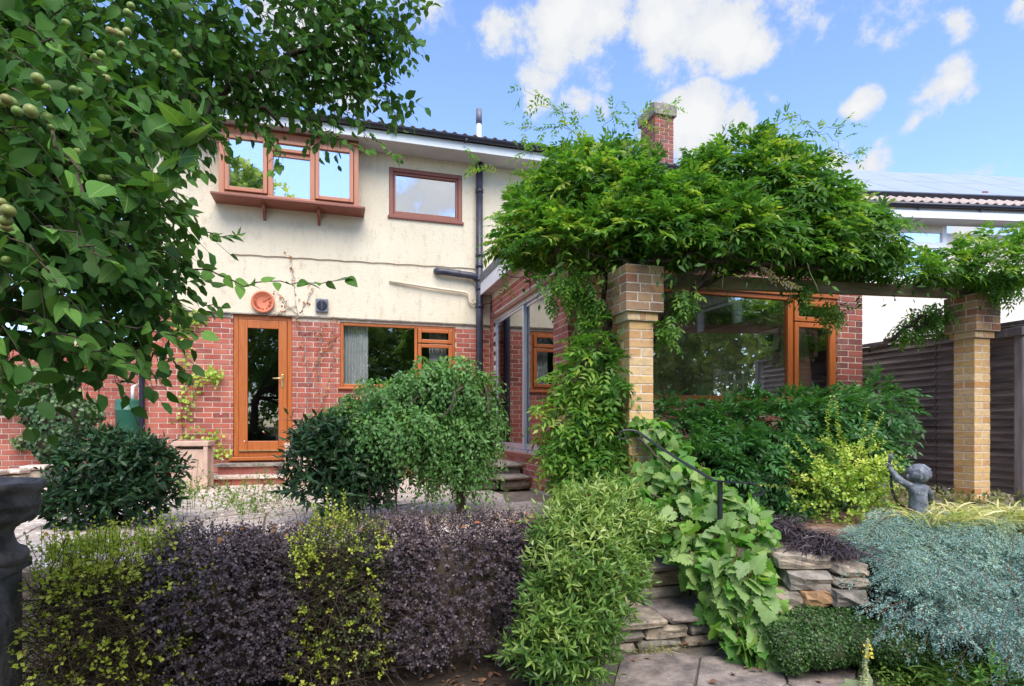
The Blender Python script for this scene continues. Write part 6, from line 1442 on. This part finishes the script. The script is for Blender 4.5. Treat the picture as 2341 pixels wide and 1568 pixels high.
n = 14; lv, tw = twigs(np.array([onZ(1972,1600,G)]*n)+A3(0,0,.03), rnd(rg, n)*A3(1,1,.2)+A3(0,0,.5), .03, 1, .12, rg, tone=rg.random(n)); leaves('basal_leaves', T_OV, lv, leafmat('woolly_leaf', [(.20,.26,.13),(.28,.33,.18)], trans=.15, rough=.9), mu, rg, 'stuff')
# small leafy seedling at the lower right
sdl = thing('seedling', tuple(onZ(2270, 1610, G)), 'small upright leafy seedling among the strap leaves at the lower right', 'plant')
B_ = np.array([W(2265,1560,2.9), W(2240,1570,2.95), W(2290,1565,2.9)]); lv, tw = twigs(B_, A3(0,0,1)+rnd(rg, 3, .1), np.array([.18,.1,.12]), 16, .045, rg, 0, 60, jit=.3, tone=.2+.4*rg.random(3)); leaves('foliage', T_LB, lv, L['grape'], sdl, rg, 'stuff'); V, Fc = tubes(tw, .003); tag(trimesh('stalks', V, Fc, M['gtwig'], sdl), kind='stuff')

# ---- creeping carpet below the stones
rg = np.random.default_rng(31)
b_ = [bl(1850,1420,3.72,.14,1.2,1,.7),bl(1920,1430,3.7,.15,1.3,1,.7),bl(1800,1460,3.65,.13,1.2,1,.8),bl(1880,1475,3.6,.16,1.3,1,.8),bl(1960,1460,3.6,.16,1.3,1,.8),bl(1810,1500,3.55,.10),bl(2050,1470,3.55,.18,1.3,1,.7),bl(1760,1420,3.85,.12)]
P, Nn = shell(b_, 15000, rg, .15, .15, 9, .05); lv = dict(p=P, d=rnd(rg, len(P))+A3(0,-.3,-.3), n=Nn+rnd(rg, len(P), .35), L=.013+.008*rg.random(len(P)), t=np.clip(rg.random(len(P)),0,1))
cr = leaves('ground_cover', T_ROUND, lv, L['moss'], None, rg, 'stuff'); tag(cr, 'carpet of tiny round green leaves under the retaining stones', 'ground cover')
def core(blobs, m, parent, s=.82, name='mound'):
    mb = MB()
    for c, R in blobs: mb.lathe([(.001,-R[2]*s)]+[(R[0]*s*math.cos(a), R[2]*s*math.sin(a)) for a in np.linspace(-1.3,1.3,8)]+[(.001,R[2]*s)], c, 12)
    return mb.build(name, m, parent, True)
tag(core(b_, plain('mossy_earth', (.05,.07,.025), (.03,.03,.018), .95, 20, .8, 50), None, .74), 'earth bank under the creeping green carpet', kind='structure')
# small weeds, moss and litter near the path
n = 500; P = np.array([onZ(rg.uniform(1480,1520)+rg.normal(0,30), rg.uniform(1470,1500), G+.03) for _ in range(n)])+np.abs(rnd(rg, n, .02))
tag(leaves('weeds', T_ROUND, dict(p=P, d=rnd(rg, n)+A3(0,0,.4), n=A3(0,0,1)+rnd(rg, n, .5), L=np.full(n,.014), t=rg.random(n)), leafmat('weed_leaf', [(.16,.24,.05),(.28,.34,.08),(.34,.24,.10)]), None, rg, 'stuff'), 'small clover-like weeds at the foot of the lowest step', 'weeds')
n = 900; P = np.array([onZ(rg.uniform(2010,2200), rg.uniform(1520,1600), G+.03) for _ in range(n)])+np.abs(rnd(rg, n, .03))*A3(1,1,2)
tag(leaves('ground_cover', T_ROUND, dict(p=P, d=rnd(rg, n)+A3(0,0,.4), n=A3(0,0,1)+rnd(rg, n, .5), L=np.full(n,.022), t=rg.random(n)), leafmat('lime_cover_leaf', [(.14,.26,.04),(.26,.38,.06)]), None, rg, 'stuff'), 'low lime green ground cover beside the flower spike', 'ground cover')
n = 1700; P = np.stack([rg.uniform(-2.4, 4.2, n), rg.uniform(2.2, 3.75, n), np.full(n, G+.018)], 1)
onp = (P[:,0] > 1.35) & (P[:,1] < 3.5); P = P[~(onp & (rg.random(n) < .93))]; n = len(P); P[:,2] += (P[:,0] > 1.35)*.035
tag(leaves('leaf_litter', T_OV, dict(p=P, d=rnd(rg, n)*A3(1,1,.15), n=A3(0,0,1)+rnd(rg, n, .25), L=.025+.03*rg.random(n), t=rg.random(n)), leafmat('litter_leaf', [(.10,.05,.03),(.20,.09,.05),(.30,.16,.08),(.14,.10,.06)], trans=.05, rough=.9), None, rg, 'stuff'), 'dry brown fallen leaves scattered on the bare soil', 'leaf litter')
n = 60; P = np.stack([rg.uniform(-1.7, 1.3, n), rg.uniform(HY0, HY1, n), np.full(n, .20)], 1)
tag(leaves('fallen_leaves', T_OV, dict(p=P, d=rnd(rg, n)*A3(1,1,.3), n=A3(0,0,1)+rnd(rg, n, .4), L=.03+.02*rg.random(n), t=rg.random(n)), L['dry'], None, rg, 'stuff'), 'a few dry orange leaves caught on top of the hedge', 'fallen leaves')
# ground plants at the foot of the farther pillar and fence
n = 1500; P = np.stack([rg.uniform(3.6, 6.85, n), rg.uniform(3.9, 5.5, n), np.full(n, .02)], 1)+np.abs(rnd(rg, n, .05))*A3(0,0,1); P = P[(P[:,0]-3.0)*.6+P[:,1]*.2 > 1.9]; n = len(P)
tag(leaves('ground_cover', T_SM, dict(p=P, d=rnd(rg, n)+A3(0,0,.5), n=A3(0,-.3,1)+rnd(rg, n, .5), L=.04+.03*rg.random(n), t=rg.random(n)), leafmat('mixed_cover_leaf', [(.07,.11,.03),(.16,.20,.06),(.24,.20,.10)]), None, rg, 'stuff'), 'straggling green ground cover at the foot of the farther pillar', 'ground cover')

# ---- salvia and thin flower stems in front of the door
rg = np.random.default_rng(32)
sv = thing('salvia', tuple(onZ(500, 1180, 0)), 'thin airy salvia with tiny red and white flowers before the door steps', 'plant')
n = 110; B = np.array([onZ(rg.uniform(395,700), rg.uniform(1135,1190), 0) for _ in range(n)]); hgt = .18+.34*rg.random(n); hgt[:5] = .55
lv, tw = twigs(B, A3(0,0,1)+rnd(rg, n, .45), hgt, 10, .032, rg, .15, 60, jit=.8, tone=.3+.6*rg.random(n)); leaves('foliage', T_ROUND, lv, leafmat('salvia_leaf', [(.09,.19,.04),(.17,.30,.06),(.28,.40,.08)], trans=.35), sv, rg, 'stuff'); V, Fc = tubes(tw, .0018); tag(trimesh('stems', V, Fc, M['gtwig'], sv), kind='stuff')
for U, V_ in ((603,988),(506,948),(511,1052),(560,1010)):
    c = W(U, V_, 6.2); m1 = MB(); m1.lathe([(.0005,-.008),(.009,0),(.0005,.008)], tuple(c+Vector((.006,0,-.006))), 8); m1.build('red_petal', plain('red_petal', (.65,.01,.03), None, .5), sv, True)
    m1 = MB(); m1.lathe([(.0005,-.009),(.009,0),(.0005,.009)], tuple(c+Vector((-.005,0,.006))), 8); m1.build('white_petal', plain('white_petal', (.85,.83,.85), None, .5), sv, True)
# dried dark seed heads
dh = thing('seed_heads', tuple(onZ(900, 1190, 0)), 'four dried near-black seed heads standing under the weeping tree', 'plant')
for U, V0 in ((845,1120),(868,1118),(888,1128),(905,1125)):
    a, b = onZ(U+4, 1200, 0), W(U, V0, 4.5); mb = MB(); mb.tube([a, b], .004, 5); n_ = 8
    for i in range(n_): q = b+Vector((0,0,-.012*i+.02)); mb.lathe([(.001,-.01),(.012+.004*(i % 2),0),(.001,.008)], (q.x+.003*(-1)**i, q.y, q.z), 7)
    mb.build('seed_head', plain('black_seed', (.02,.012,.010), None, .9), dh)

# ---- climber with dry leaves right of the door
rg = np.random.default_rng(33)
cl = thing('dry_climber', tuple(onY(690, 1090, YF-.05)), 'thin leafless climber with dry orange leaves right of the door', 'climber')
mb = MB(); tips_ = []
for pts in ([(665,1050),(700,960),(705,860),(690,760),(680,715),(672,640),(665,590)],[(672,1060),(722,900),(730,800),(740,735)],[(690,1000),(745,900),(760,830),(768,740)],[(682,720),(650,690),(630,660)],[(684,715),(700,690),(720,655)],[(705,860),(740,800),(765,770)],[(690,760),(720,755),(760,800)],[(678,700),(640,712),(615,722)]):
    Q = branch(mb, [onY(U, V, YF-.035) for U, V in pts], .006, .002, rg, .012, 5, 4); tips_ += [q for q in Q[len(Q)//3:]]
for U in (678, 705, 732, 765): Q = mb.tube([onY(U, 1000, YF-.03), onY(U-2, 722, YF-.03)], .004, 4)
mb.build('stem', plain('silver_stem', (.30,.24,.24), (.2,.16,.15), .8), cl)
T3 = np.array(tips_); T3 = T3[rg.integers(0, len(T3), 170)]+rnd(rg, 170, .03)*A3(1,.3,1); T3[:,1] = np.minimum(T3[:,1], YF-.03)
leaves('dry_leaves', T_ROUND, dict(p=T3, d=rnd(rg, 170)+A3(0,-.5,-.3), n=A3(0,-1,.2)+rnd(rg, 170, .5), L=.03+.02*rg.random(170), t=rg.random(170)), L['dry'], cl, rg, 'stuff')
mb = MB()                                       # trellis hoop
for r0 in (.27, .2): mb.tube([onY(700,1040,YF-.06)+Vector((r0*math.cos(a),0,r0*math.sin(a))) for a in np.linspace(0, PI, 14)], .005, 5, False)
for i in range(5): a = onY(668+i*16, 1060, YF-.06); mb.tube([a, a+Vector((0,0,.28))], .004, 5)
tag(mb.build('wire_trellis', plain('pale_wire', (.5,.42,.44), None, .6)), 'small hooped wire trellis low on the wall right of the door', 'trellis')
# yellow-leaved climber left of the door
yc = thing('golden_climber', tuple(onY(430, 1050, YF-.1)), 'yellow-green climber trained up the brick wall left of the door', 'climber')
mb = MB(); TP = []
for pts in ([(420,1040),(415,930),(430,850),(420,740),(400,715),(360,705)],[(425,950),(450,880),(480,850),(500,855)],[(430,1000),(470,990),(500,1000)],[(420,740),(440,720),(460,730)],[(450,1060),(480,1040),(520,1030)]):
    Q = branch(mb, [onY(U, V, YF-.05) for U, V in pts], .005, .002, rg, .015, 5, 4); TP += Q
mb.build('stem', M['twig'], yc); TP = np.array(TP); T3 = TP[rg.integers(0, len(TP), 360)]+rnd(rg, 360, .045)*A3(1,.4,1); T3[:,1] = np.minimum(T3[:,1], YF-.03)
T3 = np.vstack([T3, np.array(onY(487, 855, YF-.1))+rnd(rg, 60, .05)])
n = len(T3); leaves('foliage', T_ROUND, dict(p=T3, d=rnd(rg, n, .6)+A3(0,-.4,-.6), n=A3(0,-1,.4)+rnd(rg, n, .4), L=.045+.03*rg.random(n), t=np.clip(.2+.6*rg.random(n),0,1)), L['gold'], yc, rg, 'stuff')

# ---- ivy on the left
rg = np.random.default_rng(34)
iv = thing('ivy', tuple(W(110, 1030, 8.3)), 'ivy mound covering the wall at the far left', 'ivy')
b_ = [bl(60,890,8.4,.38),bl(110,930,8.3,.36),bl(150,960,8.2,.34),bl(20,900,8.5,.3),bl(200,950,8.3,.18,1.2,1,.7),bl(120,1010,8.2,.3),bl(50,1010,8.3,.1),bl(215,930,9.0,.12),bl(160,870,9.2,.15)]
P, Nn = shell(b_, 5200, rg, .2, .2, 5, .1); n = len(P); leaves('foliage', T_ROUND, dict(p=P, d=rnd(rg, n)+A3(0,-.3,-.8), n=Nn+A3(0,-.2,.3)+rnd(rg, n, .35), L=.05+.03*rg.random(n), t=np.clip(.1+.3*(P[:,0] < W(70,900,8.4).x)+.3*np.clip(Nn[:,2],0,1)+.35*rg.random(n),0,1)), L['ivy'], iv, rg, 'stuff')
tag(core(b_, M['bark'], iv, .8, 'woody_core'))

# ---- the garden behind the photographer, which the window panes mirror
def garden_tree(x, y, h, r, seed, label, m=None, n=1500):
    rg = np.random.default_rng(seed); t = thing('garden_tree', (x, y, G), label, 'tree')
    b_ = [((x+rg.normal(0,r*.45), y+rg.normal(0,r*.4), h-r*.9+rg.normal(0,r*.4)), (r*.6,)*3) for _ in range(9)]
    P, Nn = shell(b_, n, rg, .5, .25, 2.5, .3); lv, tw = twigs(P, Nn+rnd(rg, n, .5), .35, 7, .22, rg, .2, 60, jit=.5); leaves('crown', T_OV if False else T_ROUND, lv, m or L['far'], t, rg, 'stuff')
    mb = MB(); branch(mb, [Vector((x,y,G-.1)), Vector((x+.1,y,h*.4)), Vector((x,y+.1,h-r*.6))], .16, .07, rg, .04, 8, 5); mb.build('trunk', M['bark'], t, True)
for i_, (x, y, h, r, lb) in enumerate(((-4.5,-5.8,10.6,2.0,'tall tree behind the photographer mirrored in the bay window'),(-1.5,-9.0,6.6,2.4,'rounded tree behind the photographer mirrored in the kitchen window'),(3.0,-9.5,6.4,2.3,'middle tree of the row behind the photographer mirrored in the glazed door'),
      (7.5,-8.5,6.3,2.3,'dense tree behind the photographer mirrored in the wide window'),(11.5,-6.0,6.4,2.4,'spreading tree at the right behind the photographer mirrored in the wide window'),(16,-3.5,6.2,2.4,'outermost tree at the right behind the photographer mirrored in the casement'))): garden_tree(x, y, h, r, 41+i_, lb)
rg = np.random.default_rng(44); bh = thing('boundary_hedge', (3, -8.5, G), 'tall mixed hedge at the bottom of the garden mirrored in the windows', 'hedge')
b_ = [((x, -8.5+rg.normal(0,.3), rg.uniform(.2,3.4)), (1.2,.8,1.3)) for x in np.arange(-12, 20, .5)]
P, Nn = shell(b_, 7500, rg, .3, .3, 3, .2); lv, tw = twigs(P, Nn+A3(0,0,.3)+rnd(rg, len(P), .4), .25, 6, .17, rg, .1, 60, jit=.5); leaves('foliage', T_ROUND, lv, L['far'], bh, rg, 'stuff')
rs_ = thing('red_shrub', (-4.5, -3.5, G), 'low red-leaved shrub mirrored in the kitchen window', 'shrub')
b_ = [((x, -3.5, .1), (.6,.5,.65)) for x in (-5.4,-4.8,-4.2,-3.6)]; P, Nn = shell(b_, 900, rg, .3, .2, 3, .2); lv, tw = twigs(P, Nn+rnd(rg, len(P), .4), .15, 7, .06, rg, .1, 60, jit=.5); leaves('foliage', T_ROUND, lv, L['redl'], rs_, rg, 'stuff')

# ---- every stem that stands apart from the next becomes an object of its own
def separate(o):
    me = o.data; n = len(me.vertices); par_ = list(range(n))
    def find(a):
        while par_[a] != a: par_[a] = par_[par_[a]]; a = par_[a]
        return a
    for p in me.polygons:
        v = p.vertices; a = find(v[0])
        for b_ in v[1:]: par_[find(b_)] = a
    g = {}
    for p in me.polygons: g.setdefault(find(p.vertices[0]), []).append(tuple(p.vertices))
    if len(g) < 2: return
    sm = me.polygons[0].use_smooth; m = me.materials[0]
    for fs in g.values():
        idx = sorted({v for f in fs for v in f}); mp = {v: i for i, v in enumerate(idx)}
        q = bpy.data.meshes.new(o.name.split('.')[0]); q.from_pydata([tuple(me.vertices[v].co) for v in idx], [], [tuple(mp[v] for v in f) for f in fs]); q.materials.append(m)
        if sm: q.polygons.foreach_set('use_smooth', [True]*len(q.polygons))
        q.update(); c = bpy.data.objects.new(o.name.split('.')[0], q); C.objects.link(c); c.parent = o.parent; c.matrix_parent_inverse = o.matrix_parent_inverse.copy()
    bpy.data.objects.remove(o)
for o in [o for o in bpy.data.objects if o.type == 'MESH' and o.parent and o.name.split('.')[0] in ('stem','twig','cane','branch','tendril','whip','pod','scroll') and not o.get('kind')]: separate(o)
